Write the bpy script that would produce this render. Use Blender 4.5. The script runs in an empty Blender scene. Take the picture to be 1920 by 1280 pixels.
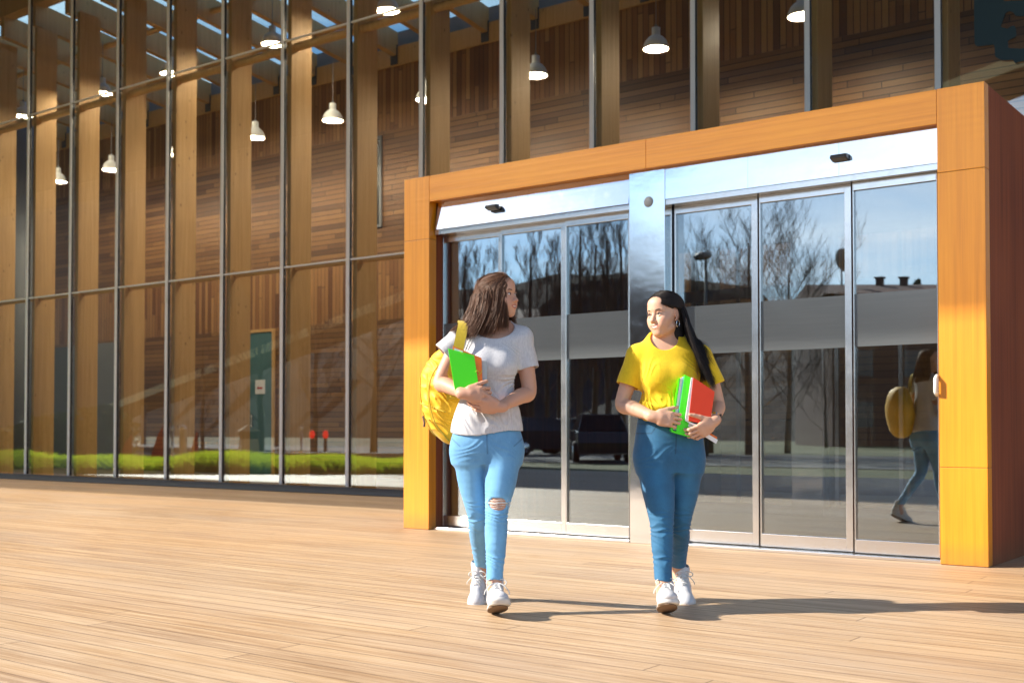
import bpy, bmesh, math, random
import numpy as np
from mathutils import Vector, Matrix
random.seed(7); RNG = np.random.default_rng(7)
rad = math.radians
scene = bpy.context.scene
COL = scene.collection

# ---------------------------------------------------------------- camera model
F, PSI, HC, PITCH, HOR = 2200.0, rad(36.8), 0.90, rad(1.3), 805.0
CP, SP = math.cos(PSI), math.sin(PSI)
YC = HOR - F * math.tan(PITCH)
cd = bpy.data.cameras.new('camera'); cam = bpy.data.objects.new('camera', cd); COL.objects.link(cam)
cd.sensor_width = 36.0; cd.lens = 36.0 * F / 1920.0
cd.shift_y = (YC - 640.0) / 1920.0
cd.clip_start = 0.05; cd.clip_end = 3000
cam.location = (0, 0, HC); cam.rotation_euler = (rad(90) + PITCH, 0, PSI)
cd.dof.use_dof = True; cd.dof.focus_distance = 5.88; cd.dof.aperture_fstop = 3.5
scene.camera = cam

def W(r, D, z=0.0):
    """camera right / forward / up -> world"""
    return (r * CP - D * SP, r * SP + D * CP, z)
def Xat(px, Y):
    u = (px - 960) / F
    return (u * CP - SP) / (u * SP + CP) * Y
def pt(px, D, z=0.0, Ym=None):
    """world point seen at column px and depth D (mirrored in the plane Y=Ym)"""
    if Ym is not None: D = D * F / 2000.0
    x, y, _ = W((px - 960) / F * D, D)
    if Ym is not None: y = 2 * Ym - y
    return (x, y, z)

# ---------------------------------------------------------------- scene tree helpers
def tag(o, label=None, cat=None, group=None, kind=None):
    if label: o['label'] = label
    if cat: o['category'] = cat
    if group: o['group'] = group
    if kind: o['kind'] = kind
    return o
def empty(name, loc=(0, 0, 0), rz=0.0, parent=None):
    o = bpy.data.objects.new(name, None); COL.objects.link(o)
    o.location = loc; o.rotation_euler = (0, 0, rz); o.empty_display_size = 0.2
    if parent: o.parent = parent
    return o
def mkobj(name, verts, faces, mats, parent=None, smooth=False, fmat=None):
    me = bpy.data.meshes.new(name)
    me.from_pydata([tuple(v) for v in verts], [], [tuple(f) for f in faces]); me.update()
    for m in (mats if isinstance(mats, (list, tuple)) else [mats]): me.materials.append(m)
    if fmat is not None: me.polygons.foreach_set('material_index', fmat)
    if smooth: me.polygons.foreach_set('use_smooth', [True] * len(me.polygons))
    o = bpy.data.objects.new(name, me); COL.objects.link(o)
    if parent: o.parent = parent
    return o
def bevel(o, w=0.005, seg=2):
    m = o.modifiers.new('bevel', 'BEVEL'); m.width = w; m.segments = seg; m.limit_method = 'ANGLE'; m.angle_limit = rad(40)
    m.harden_normals = False
    return o
def copy_tree(o, parent=None):
    c = o.copy(); COL.objects.link(c)
    if parent: c.parent = parent
    for ch in o.children: copy_tree(ch, c)
    return c
def rotz(v, a):
    c, s = math.cos(a), math.sin(a); return (v[0]*c - v[1]*s, v[0]*s + v[1]*c, v[2])

class MB:
    def __init__(s): s.v = []; s.f = []; s.m = []
    def add(s, vs, fs, mi=0):
        n = len(s.v); s.v += [tuple(v) for v in vs]; s.f += [tuple(i + n for i in f) for f in fs]; s.m += [mi] * len(fs); return s
    def box(s, x0, x1, y0, y1, z0, z1, mi=0, M=None):
        vs = [(x0,y0,z0),(x1,y0,z0),(x1,y1,z0),(x0,y1,z0),(x0,y0,z1),(x1,y0,z1),(x1,y1,z1),(x0,y1,z1)]
        if M is not None: vs = [tuple(M @ Vector(v)) for v in vs]
        return s.add(vs, [(0,3,2,1),(4,5,6,7),(0,1,5,4),(1,2,6,5),(2,3,7,6),(3,0,4,7)], mi)
    def tube(s, pts, r, n=8, mi=0, cap=True):
        pts = [Vector(p) for p in pts]; k = len(pts); rs = r if isinstance(r, (list, tuple)) else [r] * k
        up = Vector((0, 0, 1)); rings = []; prev = None
        for i, p in enumerate(pts):
            t = (pts[min(i+1, k-1)] - pts[max(i-1, 0)])
            if t.length < 1e-9: t = Vector((0, 0, 1))
            t.normalize()
            if prev is None:
                a = up if abs(t.z) < 0.9 else Vector((1, 0, 0)); prev = (a - t * a.dot(t)).normalized()
            else:
                q = prev - t * prev.dot(t)
                if q.length > 1e-6: prev = q.normalized()
            b = t.cross(prev)
            rings.append([p + (prev * math.cos(2*math.pi*j/n) + b * math.sin(2*math.pi*j/n)) * rs[i] for j in range(n)])
        vs = [v for rg in rings for v in rg]; fs = []
        for i in range(k-1):
            for j in range(n):
                fs.append((i*n+j, i*n+(j+1) % n, (i+1)*n+(j+1) % n, (i+1)*n+j))
        if cap: fs += [tuple(range(n-1, -1, -1)), tuple((k-1)*n + j for j in range(n))]
        return s.add(vs, fs, mi)
    def lathe(s, prof, n=24, c=(0, 0, 0), mi=0, M=None):
        vs = []; fs = []
        for (r, z) in prof:
            for j in range(n):
                a = 2*math.pi*j/n; vs.append((c[0]+r*math.cos(a), c[1]+r*math.sin(a), c[2]+z))
        if M is not None: vs = [tuple(M @ Vector(v)) for v in vs]
        for i in range(len(prof)-1):
            for j in range(n): fs.append((i*n+j, i*n+(j+1) % n, (i+1)*n+(j+1) % n, (i+1)*n+j))
        return s.add(vs, fs, mi)
    def prism(s, poly, d, mi=0):
        """poly: list of 3D points (planar, CCW seen against d); d: extrusion vector"""
        n = len(poly); a = [Vector(p) for p in poly]; d = Vector(d)
        return s.add(a + [p + d for p in a], [tuple(range(n-1, -1, -1)), tuple(range(n, 2*n))] + [(i, (i+1) % n, n+(i+1) % n, n+i) for i in range(n)], mi)
    def build(s, name, mats, parent=None, smooth=False, bev=0):
        o = mkobj(name, s.v, s.f, mats, parent, smooth, s.m)
        if len(s.f) < 20000:
            bm = bmesh.new(); bm.from_mesh(o.data); bmesh.ops.recalc_face_normals(bm, faces=bm.faces); bm.to_mesh(o.data); bm.free()
        if bev: bevel(o, bev)
        return o

# ---------------------------------------------------------------- materials
def row_vec(t, a, b, row, length):
    w = t.n('ShaderNodeTexWhiteNoise', {'W': t.math('FLOOR', t.math('DIVIDE', b, row))}, noise_dimensions='1D')
    return t.n('ShaderNodeCombineXYZ', {0: t.math('ADD', a, t.math('MULTIPLY', w.outputs[0], length * 7.3)), 1: b, 2: 0.0}).outputs[0]
class NT:
    def __init__(s, name):
        s.m = bpy.data.materials.new(name); s.m.use_nodes = True; s.t = s.m.node_tree; s.t.nodes.clear()
        s.out = s.n('ShaderNodeOutputMaterial')
    def n(s, ty, ins=None, **kw):
        nd = s.t.nodes.new(ty)
        for k, v in kw.items(): setattr(nd, k, v)
        for k, v in (ins or {}).items(): s.set(nd, k, v)
        return nd
    def set(s, nd, k, v):
        i = nd.inputs[k]
        if isinstance(v, bpy.types.NodeSocket): s.t.links.new(v, i)
        elif isinstance(v, bpy.types.Node): s.t.links.new(v.outputs[0], i)
        else:
            if isinstance(v, (tuple, list)) and len(v) == 3 and i.type == 'RGBA': v = (*v, 1)
            i.default_value = v
    def math(s, op, a, b=0.0, c=0.0, clamp=False):
        nd = s.n('ShaderNodeMath', operation=op, use_clamp=clamp)
        for i, v in enumerate((a, b, c)): s.set(nd, i, v)
        return nd.outputs[0]
    def mix(s, f, a, b, blend='MIX'):
        nd = s.n('ShaderNodeMix', data_type='RGBA', blend_type=blend)
        s.set(nd, 0, f); s.set(nd, 6, a); s.set(nd, 7, b); return nd.outputs[2]
    def ramp(s, f, stops):
        nd = s.n('ShaderNodeValToRGB'); s.set(nd, 0, f); cr = nd.color_ramp
        while len(cr.elements) < len(stops): cr.elements.new(0.5)
        for e, (p, c) in zip(cr.elements, stops): e.position = p; e.color = (*c, 1) if len(c) == 3 else c
        return nd.outputs[0]
    def pos(s, scale=(1, 1, 1), obj=False, loc=(0, 0, 0), rot=(0, 0, 0)):
        if obj: c = s.n('ShaderNodeTexCoord').outputs['Object']
        else: c = s.n('ShaderNodeNewGeometry').outputs['Position']
        mp = s.n('ShaderNodeMapping', {'Vector': c, 'Scale': scale, 'Location': loc, 'Rotation': rot}); return mp.outputs[0]
    def noise(s, v, sc=5, det=4, rough=0.55, out=0):
        return s.n('ShaderNodeTexNoise', {'Vector': v, 'Scale': sc, 'Detail': det, 'Roughness': rough}).outputs[out]
    def bump(s, h, st=0.3, d=0.01, nrm=None):
        nd = s.n('ShaderNodeBump', {'Height': h, 'Strength': st, 'Distance': d})
        if nrm is not None: s.set(nd, 'Normal', nrm)
        return nd.outputs[0]
    def bsdf(s, col, rough=0.5, bump=None, **kw):
        p = s.n('ShaderNodeBsdfPrincipled', {'Base Color': col, 'Roughness': rough})
        for k, v in kw.items(): s.set(p, k.replace('_', ' '), v)
        if bump is not None: s.set(p, 'Normal', bump)
        s.t.links.new(p.outputs[0], s.out.inputs[0]); return s.m

def plain(name, col, rough=0.5, metal=0.0, nz=0.08, sc=30, **kw):
    t = NT(name); n = t.noise(t.pos(obj=True), sc, 3)
    c = t.mix(n, tuple(x*(1-nz) for x in col), tuple(min(1, x*(1+nz)) for x in col))
    return t.bsdf(c, rough, t.bump(n, 0.08, 0.002), Metallic=metal, **kw)

def m_deck():
    t = NT('deck_boards'); p = t.pos(); q_ = t.n('ShaderNodeSeparateXYZ', {0: p})
    br = t.n('ShaderNodeTexBrick', {'Vector': row_vec(t, q_.outputs[0], q_.outputs[1], 0.132, 4.6), 'Color1': (0, 0, 0), 'Color2': (1, 1, 1), 'Mortar': (0, 0, 0), 'Scale': 1.0, 'Mortar Size': 0.0028,
                                   'Mortar Smooth': 0.3, 'Brick Width': 4.6, 'Row Height': 0.132, 'Bias': 0.0}, offset=0.0)
    base = t.ramp(br.outputs[0], [(0.0, (0.32, 0.185, 0.09)), (0.35, (0.42, 0.26, 0.13)), (0.7, (0.49, 0.315, 0.165)), (1.0, (0.57, 0.39, 0.225))])
    g = t.noise(t.pos((1.1, 34, 1)), 1.0, 6, 0.7)
    g2 = t.noise(t.pos((4, 260, 1)), 1.0, 3, 0.6)
    c = t.mix(t.ramp(g, [(0.38, (0, 0, 0)), (0.62, (1, 1, 1))]), base, t.mix(0.8, base, (0.74, 0.56, 0.37)))
    c = t.mix(t.math('MULTIPLY', t.ramp(g2, [(0.38, (1, 1, 1)), (0.55, (0, 0, 0))]), 0.3), c, (0.20, 0.11, 0.06))
    big = t.noise(t.pos((0.16, 0.5, 1), loc=(3, 1, 0)), 1.0, 3, 0.5)
    c = t.mix(t.ramp(big, [(0.40, (0, 0, 0)), (0.62, (0.75, 0.75, 0.75))]), c, t.mix(1.0, c, (1.0, 0.90, 0.77), 'MULTIPLY'))
    blot = t.noise(t.pos((0.35, 1.2, 1)), 1.3, 4, 0.6)
    c = t.mix(t.math('MULTIPLY', t.ramp(blot, [(0.42, (0, 0, 0)), (0.75, (1, 1, 1))]), 0.5), c, (0.42, 0.33, 0.26))
    # reeded grooves run along each board; they read as soft lines
    sx = t.n('ShaderNodeSeparateXYZ', {0: p})
    saw = t.math('FRACT', t.math('MULTIPLY', sx.outputs[1], 1 / 0.022))
    gr = t.math('SMOOTH_MIN', t.math('MULTIPLY', t.math('ABSOLUTE', t.math('SUBTRACT', saw, 0.5)), 5.0), 1.0, 0.3)
    c = t.mix(t.math('MULTIPLY', t.math('SUBTRACT', 1.0, gr, clamp=True), 0.16), c, (0.16, 0.085, 0.045))
    gw = t.n('ShaderNodeTexWhiteNoise', {'W': t.math('FLOOR', t.math('MULTIPLY', sx.outputs[1], 1 / 0.022))}, noise_dimensions='1D')
    gx = t.noise(t.pos((0.7, 44, 1)), 1.0, 2, 0.5)
    c = t.mix(t.math('MULTIPLY', t.math('MULTIPLY', gw.outputs[0], t.ramp(gx, [(0.35, (0.2, 0.2, 0.2)), (0.65, (1, 1, 1))])), 0.34), c, (0.33, 0.185, 0.095))
    c = t.mix(t.math('MULTIPLY', br.outputs[1], 0.85), c, (0.06, 0.033, 0.02))
    # screw heads and dark spots
    vo = t.n('ShaderNodeTexVoronoi', {'Vector': t.pos((1.6, 4, 1)), 'Scale': 1.0}, feature='F1')
    c = t.mix(t.ramp(vo.outputs[0], [(0.0, (1, 1, 1)), (0.022, (0, 0, 0))]), c, (0.04, 0.03, 0.02))
    h = t.math('ADD', t.math('MULTIPLY', gr, 0.5), t.math('SUBTRACT', t.math('MULTIPLY', g2, 0.5), t.math('MULTIPLY', br.outputs[1], 2.0)))
    return t.bsdf(c, t.math('ADD', 0.42, t.math('MULTIPLY', g, 0.25)), t.bump(h, 0.55, 0.004))

def m_boards(name, vertical, row=0.095, length=2.2, dark=(0.12, 0.055, 0.024), mid=(0.23, 0.11, 0.044), lite=(0.36, 0.185, 0.07)):
    t = NT(name); g = t.n('ShaderNodeNewGeometry'); s = t.n('ShaderNodeSeparateXYZ', {0: g.outputs['Position']})
    h = t.math('ADD', s.outputs[0], t.math('MULTIPLY', s.outputs[1], 1.0))
    a, b = (s.outputs[2], h) if vertical else (h, s.outputs[2])
    v = row_vec(t, a, b, row, length)
    br = t.n('ShaderNodeTexBrick', {'Vector': v, 'Color1': (0, 0, 0), 'Color2': (1, 1, 1), 'Mortar': (0, 0, 0), 'Scale': 1.0, 'Mortar Size': 0.006,
                                   'Mortar Smooth': 0.2, 'Brick Width': length, 'Row Height': row}, offset=0.0)
    c = t.ramp(br.outputs[0], [(0.0, dark), (0.3, mid), (0.65, tuple((x+y)/2 for x, y in zip(mid, lite))), (1.0, lite)])
    mv = t.n('ShaderNodeMapping', {'Vector': v, 'Scale': (1.5, 45, 1)})
    n = t.noise(mv.outputs[0], 1.0, 5, 0.65)
    c = t.mix(t.math('MULTIPLY', n, 0.6), c, dark)
    c = t.mix(br.outputs[1], c, (0.012, 0.006, 0.004))
    return t.bsdf(c, 0.45, t.bump(t.math('SUBTRACT', n, t.math('MULTIPLY', br.outputs[1], 3.0)), 0.5, 0.006))

def m_veneer(name, axis, c0, c1, c2, coat=0.35, rough=0.38):
    """orange wood laminate, fine grain along axis"""
    sc = {'x': (0.8, 30, 40), 'z': (34, 34, 0.7)}[axis]
    t = NT(name); n = t.noise(t.pos(sc), 1.0, 6, 0.62); n2 = t.noise(t.pos(tuple(x*0.25 for x in sc)), 1.0, 3, 0.5)
    n3 = t.noise(t.pos((1, 1, 1)), 0.9, 3, 0.5)
    c = t.ramp(n, [(0.28, c0), (0.5, c1), (0.75, c2)])
    c = t.mix(t.math('MULTIPLY', n2, 0.6), c, c1)
    c = t.mix(t.math('MULTIPLY', t.ramp(n3, [(0.4, (0, 0, 0)), (0.7, (1, 1, 1))]), 0.3), c, c2)
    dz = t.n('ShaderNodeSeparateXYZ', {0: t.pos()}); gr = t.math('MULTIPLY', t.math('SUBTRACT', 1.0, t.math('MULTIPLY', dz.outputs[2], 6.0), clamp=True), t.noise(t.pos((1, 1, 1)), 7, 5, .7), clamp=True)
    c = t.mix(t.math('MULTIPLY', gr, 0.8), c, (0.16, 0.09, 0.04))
    st = t.noise(t.pos((6, 6, 0.5) if axis == 'z' else (0.5, 6, 6)), 1.0, 5, 0.7); c = t.mix(t.math('MULTIPLY', t.ramp(st, [(.5, (0, 0, 0)), (.8, (1, 1, 1))]), .35), c, c0)
    sp = t.noise(t.pos((1, 1, 1)), 60, 4, 0.7)
    c = t.mix(t.math('MULTIPLY', t.ramp(sp, [(0.68, (0, 0, 0)), (0.78, (1, 1, 1))]), 0.5), c, c0)
    return t.bsdf(c, rough, t.bump(n, 0.1, 0.002), Coat_Weight=coat, Coat_Roughness=0.22)

def m_glulam(name='glulam_spruce', k=1.0):
    t = NT(name); g = t.n('ShaderNodeNewGeometry')
    n = t.noise(t.pos((26, 26, 0.9)), 1.0, 5, 0.6); n2 = t.noise(t.pos((1.5, 1.5, 0.8)), 1.0, 3, 0.5)
    c = t.ramp(n, [(0.25, (0.40*k, 0.235*k, 0.085*k)), (0.5, (0.52*k, 0.32*k, 0.125*k)), (0.8, (0.62*k, 0.40*k, 0.175*k))])
    c = t.mix(t.math('MULTIPLY', n2, 0.35), c, (0.44*k, 0.25*k, 0.09*k))
    vo = t.n('ShaderNodeTexVoronoi', {'Vector': t.pos((9, 9, 4)), 'Scale': 1.0, 'Randomness': 1.0}, feature='F1')
    kn = t.ramp(vo.outputs[0], [(0.06, (1, 1, 1)), (0.13, (0, 0, 0))])
    sel = t.math('GREATER_THAN', t.n('ShaderNodeSeparateColor', {0: vo.outputs[1]}).outputs[0], 0.62)
    c = t.mix(t.math('MULTIPLY', t.math('MULTIPLY', kn, sel), 0.8), c, (0.12, 0.055, 0.02))
    return t.bsdf(c, 0.55, t.bump(n, 0.15, 0.002))

def m_glass(name, tint, base, fr, rough=0.0, wv=0.03):
    t = NT(name); bf = t.n('ShaderNodeNewGeometry').outputs['Backfacing']
    f = t.n('ShaderNodeFresnel', {'IOR': t.math('SUBTRACT', 1.5, t.math('MULTIPLY', bf, 0.8333))})
    wav = t.noise(t.pos((0.9, 0.9, 0.5)), 1.3, 2, 0.4); nb = t.bump(wav, wv, 0.03)
    fac = t.math('ADD', base, t.math('MULTIPLY', f.outputs[0], fr), clamp=True)
    tr = t.n('ShaderNodeBsdfTransparent', {'Color': tint}); gl = t.n('ShaderNodeBsdfGlossy', {'Color': (0.80, 0.92, 1.0), 'Roughness': rough, 'Normal': nb})
    mx = t.n('ShaderNodeMixShader', {0: fac, 1: tr.outputs[0], 2: gl.outputs[0]})
    t.t.links.new(mx.outputs[0], t.out.inputs[0]); return t.m
def m_frost():
    t = NT('frosted_film'); tr = t.n('ShaderNodeBsdfTransparent', {'Color': (0.75, 0.78, 0.8)})
    n = t.noise(t.pos((3, 3, 60)), 1.0, 3, 0.5)
    df = t.n('ShaderNodeBsdfPrincipled', {'Base Color': t.mix(n, (0.12, 0.135, 0.145), (0.145, 0.16, 0.17)), 'Roughness': 0.16, 'Specular IOR Level': 1.0, 'Coat Weight': 0.6, 'Coat Roughness': 0.04})
    mx = t.n('ShaderNodeMixShader', {0: 0.82, 1: tr.outputs[0], 2: df.outputs[0]})
    t.t.links.new(mx.outputs[0], t.out.inputs[0]); return t.m
def m_steel(name, rough=0.09, wav=0.05, col=(0.76, 0.775, 0.79)):
    t = NT(name); n = t.noise(t.pos((1.2, 1.2, 2.6)), 1.4, 3, 0.45); sc = t.noise(t.pos((5, 5, 300)), 1.0, 2, 0.5); d = t.noise(t.pos(), 9, 4, 0.7)
    r = t.math('ADD', rough, t.math('MULTIPLY', t.ramp(d, [(0.5, (0, 0, 0)), (0.75, (1, 1, 1))]), 0.05))
    b = t.bump(n, wav, 0.08); b = t.bump(sc, 0.03, 0.002, b)
    return t.bsdf(t.mix(t.math('MULTIPLY', d, 0.12), col, (0.6, 0.6, 0.6)), r, b, Metallic=1.0)

M = {}
M['deck'] = m_deck()
M['horiz'] = m_boards('horizontal_cladding', False)
M['vert'] = m_boards('vertical_cladding', True, 0.1, 3.0, (0.13, 0.05, 0.022), (0.32, 0.145, 0.055), (0.52, 0.28, 0.105))
O0, O1, O2 = (0.50, 0.165, 0.006), (0.70, 0.265, 0.010), (0.80, 0.35, 0.022)
M['ven_x'] = m_veneer('orange_veneer_horizontal', 'x', O0, O1, O2)
M['ven_z'] = m_veneer('orange_veneer_vertical', 'z', O0, O1, O2)
M['ven_shaded'] = m_veneer('shaded_veneer', 'z', (0.09, 0.020, 0.009), (0.20, 0.048, 0.018), (0.34, 0.10, 0.035), 0.0, 0.65)  # orange veneer with the shade of the unlit sides put into the colour
M['glulam'] = m_glulam(k=1.2)
M['glass'] = m_glass('facade_glass', (0.95, 0.95, 0.92), 0.085, 0.8, 0.0, 0.006)
M['glass_door'] = m_glass('door_glass', (0.88, 0.88, 0.86), 0.19, 1.3, 0.0, 0.003)
M['glass_in'] = m_glass('inner_glass', (0.85, 0.88, 0.86), 0.02, 1.0)
M['glass_roof'] = m_glass('roof_glass', (0.78, 0.92, 0.97), 0.0, 0.6)
M['frost'] = m_frost()
M['steel'] = m_steel('polished_steel', 0.09, 0.02)
M['steel_b'] = m_steel('brushed_steel', 0.22, 0.02, (0.72, 0.72, 0.72))
M['alu'] = plain('aluminium_cap', (0.90, 0.91, 0.92), 0.3, 0.0, 0.02)
M['gasket'] = plain('black_gasket', (0.012, 0.012, 0.014), 0.5)
M['curb'] = plain('dark_blue_grey_sill', (0.045, 0.055, 0.075), 0.45)
M['grey'] = plain('grey_paint', (0.22, 0.235, 0.25), 0.6)
M['greydk'] = plain('dark_grey_panel', (0.10, 0.115, 0.115), 0.5)
M['teal'] = plain('teal_door', (0.06, 0.15, 0.16), 0.5)
M['white'] = plain('white_enamel', (0.78, 0.80, 0.76), 0.35, nz=0.03)
M['white_in'] = plain('lamp_inner_white', (0.42, 0.42, 0.36), 0.6, nz=0.03)
M['black'] = plain('black_plastic', (0.02, 0.022, 0.025), 0.3)
M['sign'] = plain('dark_green_sign', (0.018, 0.045, 0.055), 0.6)
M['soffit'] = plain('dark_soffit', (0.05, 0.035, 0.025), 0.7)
M['floor_in'] = plain('interior_floor', (0.26, 0.22, 0.18), 0.35)
M['red'] = plain('red_paint', (0.55, 0.02, 0.03), 0.5)
M['yfascia'] = plain('yellow_fascia', (0.80, 0.62, 0.30), 0.6)
M['paper'] = plain('white_paper', (0.8, 0.8, 0.8), 0.7, nz=0.02)
# ---------------------------------------------------------------- world and sun
SUN_AZ = rad(39.4); SUN_EL = rad(30)
wd = bpy.data.worlds.new('World'); scene.world = wd; wd.use_nodes = True
wt = wd.node_tree; wt.nodes.clear()
def wn(ty, **kw):
    n = wt.nodes.new(ty)
    for k, v in kw.items(): setattr(n, k, v)
    return n
sky = wn('ShaderNodeTexSky', sky_type='NISHITA', sun_disc=False, sun_elevation=SUN_EL, altitude=100, air_density=1.0, dust_density=0.1, ozone_density=3.0)
# light travels along (cos36.6, sin36.6): the sun stands at compass direction (-cos, -sin)
sx_, sy_ = -math.cos(SUN_AZ), -math.sin(SUN_AZ)
sky.sun_rotation = math.atan2(sx_, sy_)
tc = wn('ShaderNodeTexCoord'); mp = wn('ShaderNodeMapping'); mp.inputs['Scale'].default_value = (1.3, 1.3, 7.0); mp.inputs['Rotation'].default_value = (0.25, 0.1, 0.4)
no = wn('ShaderNodeTexNoise'); no.inputs['Scale'].default_value = 1.6; no.inputs['Detail'].default_value = 7; no.inputs['Roughness'].default_value = 0.55; no.inputs['Distortion'].default_value = 0.35
cr = wn('ShaderNodeValToRGB'); cr.color_ramp.elements[0].position = 0.46; cr.color_ramp.elements[1].position = 0.72
mx = wn('ShaderNodeMix', data_type='RGBA'); bg = wn('ShaderNodeBackground'); ow = wn('ShaderNodeOutputWorld')
ml = wn('ShaderNodeMath', operation='MULTIPLY'); ml.inputs[1].default_value = 0.85
L = wt.links.new
L(tc.outputs['Generated'], mp.inputs[0]); L(mp.outputs[0], no.inputs['Vector']); L(no.outputs[0], cr.inputs[0]); L(cr.outputs[0], ml.inputs[0])
sz_ = wn('ShaderNodeSeparateXYZ'); L(tc.outputs['Generated'], sz_.inputs[0]); mr = wn('ShaderNodeMapRange'); mr.inputs[1].default_value = 0.35; mr.inputs[2].default_value = 0.75; mr.inputs[3].default_value = 1.0; mr.inputs[4].default_value = 0.1
L(sz_.outputs[2], mr.inputs[0]); m2 = wn('ShaderNodeMath', operation='MULTIPLY'); L(ml.outputs[0], m2.inputs[0]); L(mr.outputs[0], m2.inputs[1]); L(m2.outputs[0], mx.inputs[0]); L(sky.outputs[0], mx.inputs[6]); mx.inputs[7].default_value = (9.5, 9.6, 9.8, 1)
L(mx.outputs[2], bg.inputs[0]); bg.inputs[1].default_value = 0.115; L(bg.outputs[0], ow.inputs[0])
sl = bpy.data.lights.new('sun', 'SUN'); sl.energy = 5.0; sl.angle = rad(0.53); sl.color = (1.0, 0.915, 0.79)
so = bpy.data.objects.new('sun', sl); COL.objects.link(so)
dv = Vector((math.cos(SUN_EL)*math.cos(SUN_AZ), math.cos(SUN_EL)*math.sin(SUN_AZ), -math.sin(SUN_EL)))
so.rotation_euler = dv.to_track_quat('-Z', 'Y').to_euler(); so.location = (-20, -15, 20)
scene.view_settings.view_transform = 'Standard'; scene.view_settings.look = 'None'; scene.view_settings.exposure = 1.1; scene.view_settings.gamma = 1
cy = scene.cycles; cy.max_bounces = 9; cy.transparent_max_bounces = 32; cy.glossy_bounces = 5; cy.diffuse_bounces = 4
cy.use_denoising = True; cy.sample_clamp_indirect = 6; cy.caustics_reflective = False; cy.caustics_refractive = False

# ---------------------------------------------------------------- ground
def sheet(name, x0, x1, y0, y1, z, m):
    o = mkobj(name, [(x0,y0,z),(x1,y0,z),(x1,y1,z),(x0,y1,z)], [(0,1,2,3)], m); tag(o, kind='structure'); return o
tg = NT('lawn'); n_ = tg.noise(tg.pos(), 0.5, 8, 0.7); n2_ = tg.noise(tg.pos(), 14, 5, 0.7)
M['lawn'] = tg.bsdf(tg.mix(n2_, tg.ramp(n_, [(0.35, (0.035, 0.055, 0.012)), (0.65, (0.09, 0.11, 0.03))]), (0.12, 0.11, 0.04)), 0.9, tg.bump(n2_, 0.6, 0.05))
tg = NT('asphalt'); n_ = tg.noise(tg.pos(), 40, 5, 0.7); n2_ = tg.noise(tg.pos(), 0.4, 4)
M['asphalt'] = tg.bsdf(tg.mix(n2_, tg.mix(n_, (0.04, 0.04, 0.042), (0.07, 0.07, 0.07)), (0.06, 0.058, 0.055)), 0.85, tg.bump(n_, 0.4, 0.01))
sheet('ground', -1500, 1500, -1500, 1500, -0.12, M['lawn'])
sheet('road', -400, 400, -27, -13, -0.10, M['asphalt'])
mb = MB(); mb.box(-60, 14, -5.2, 11.6, -0.11, 0.0)
tag(mb.build('deck', M['deck']), kind='structure')
mb = MB()
for k in range(60):
    mb.box(-100 + k*4, -98 + k*4, -20.1, -19.95, -0.099, -0.096)
tag(mb.build('lane_markings', M['paper']), kind='structure')

# ---------------------------------------------------------------- timber building
YF, YB = 11.80, 15.95
XM = [-3.54 - 1.359*k for k in range(-4, 22)]      # mullion lines
B = empty('timber_building', (-10, YF, 0))
tag(B, 'tall timber and glass building with glulam fins and wood clad inner wall', 'building')
def bp(mb, name, m, bev=0, smooth=False, parent=B):
    off = Vector((-10, YF, 0))
    mb.v = [tuple(Vector(v) - off) for v in mb.v]
    return mb.build(name, m, parent, smooth, bev)
ZT = 9.3
for i, x in enumerate(XM):
    mb = MB(); mb.box(x-0.030, x+0.027, YF-0.030, YF-0.012, 0.10, ZT)
    for z in np.arange(0.3, 9.2, 0.42): mb.lathe([(0.0, 0.004), (0.006, 0.004), (0.008, 0)], 6, M=Matrix.Translation((x, YF-0.030, z)) @ Matrix.Rotation(rad(90), 4, 'X'))
    bp(mb, 'mullion', M['alu'], 0.003)
    mb = MB(); mb.box(x-0.020, x+0.030, YF-0.010, YF+0.03, 0.10, ZT); bp(mb, 'gasket', M['gasket'])
    mb = MB(); mb.box(x-0.01, x+0.07, YF+0.09, YF+0.50, 0.0, 8.28); bp(mb, 'glulam_fin', M['glulam'], 0.006)
edges = [-25.0] + sorted(XM)
for a, b in zip(sorted(XM)[:-1], sorted(XM)[1:]):
    mb = MB()
    for z0, z1 in ((0.12, 3.275), (3.30, 6.63), (6.655, ZT)):
        mb.box(a+0.025, b-0.025, YF, YF+0.012, z0, z1)
    g = bp(mb, 'glass_pane', M['glass'])
xl, xr = min(XM), max(XM)
mb = MB(); mb.box(xl, xr, YF-0.14, YF-0.02, 0.0, 0.095); bp(mb, 'sill', M['curb'], 0.008)
mb = MB()
for z in (3.288, 6.642): mb.box(xl, xr, YF-0.004, YF+0.03, z-0.011, z+0.011)
bp(mb, 'transom', M['alu'])
for z in (3.30, 6.60):
    mb = MB(); mb.tube([(xl, YF+0.20, z), (xr, YF+0.20, z)], 0.062 if z > 5 else 0.045, 16); bp(mb, 'round_rail', M['glulam'], smooth=True)
# inner wall in four bands of boards
XL2, XR2 = -46, 8
for z0, z1, m in ((0, 2.93, 'horiz'), (2.93, 4.05, 'vert'), (4.05, 6.44, 'horiz'), (6.44, 7.95, 'vert')):
    mb = MB(); mb.box(XL2, XR2, YB, YB+0.15, z0+0.002, z1-0.002)
    bp(mb, 'cladding_band', M[m])
mb = MB(); mb.box(XL2, XR2, YB-0.03, YB+0.05, 7.60, 7.95); bp(mb, 'wall_plate', M['glulam'], 0.004)
mb = MB(); mb.box(-46, 8, YB+0.16, YB+6, 0, 8.3); bp(mb, 'rear_volume', M['grey'])
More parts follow.
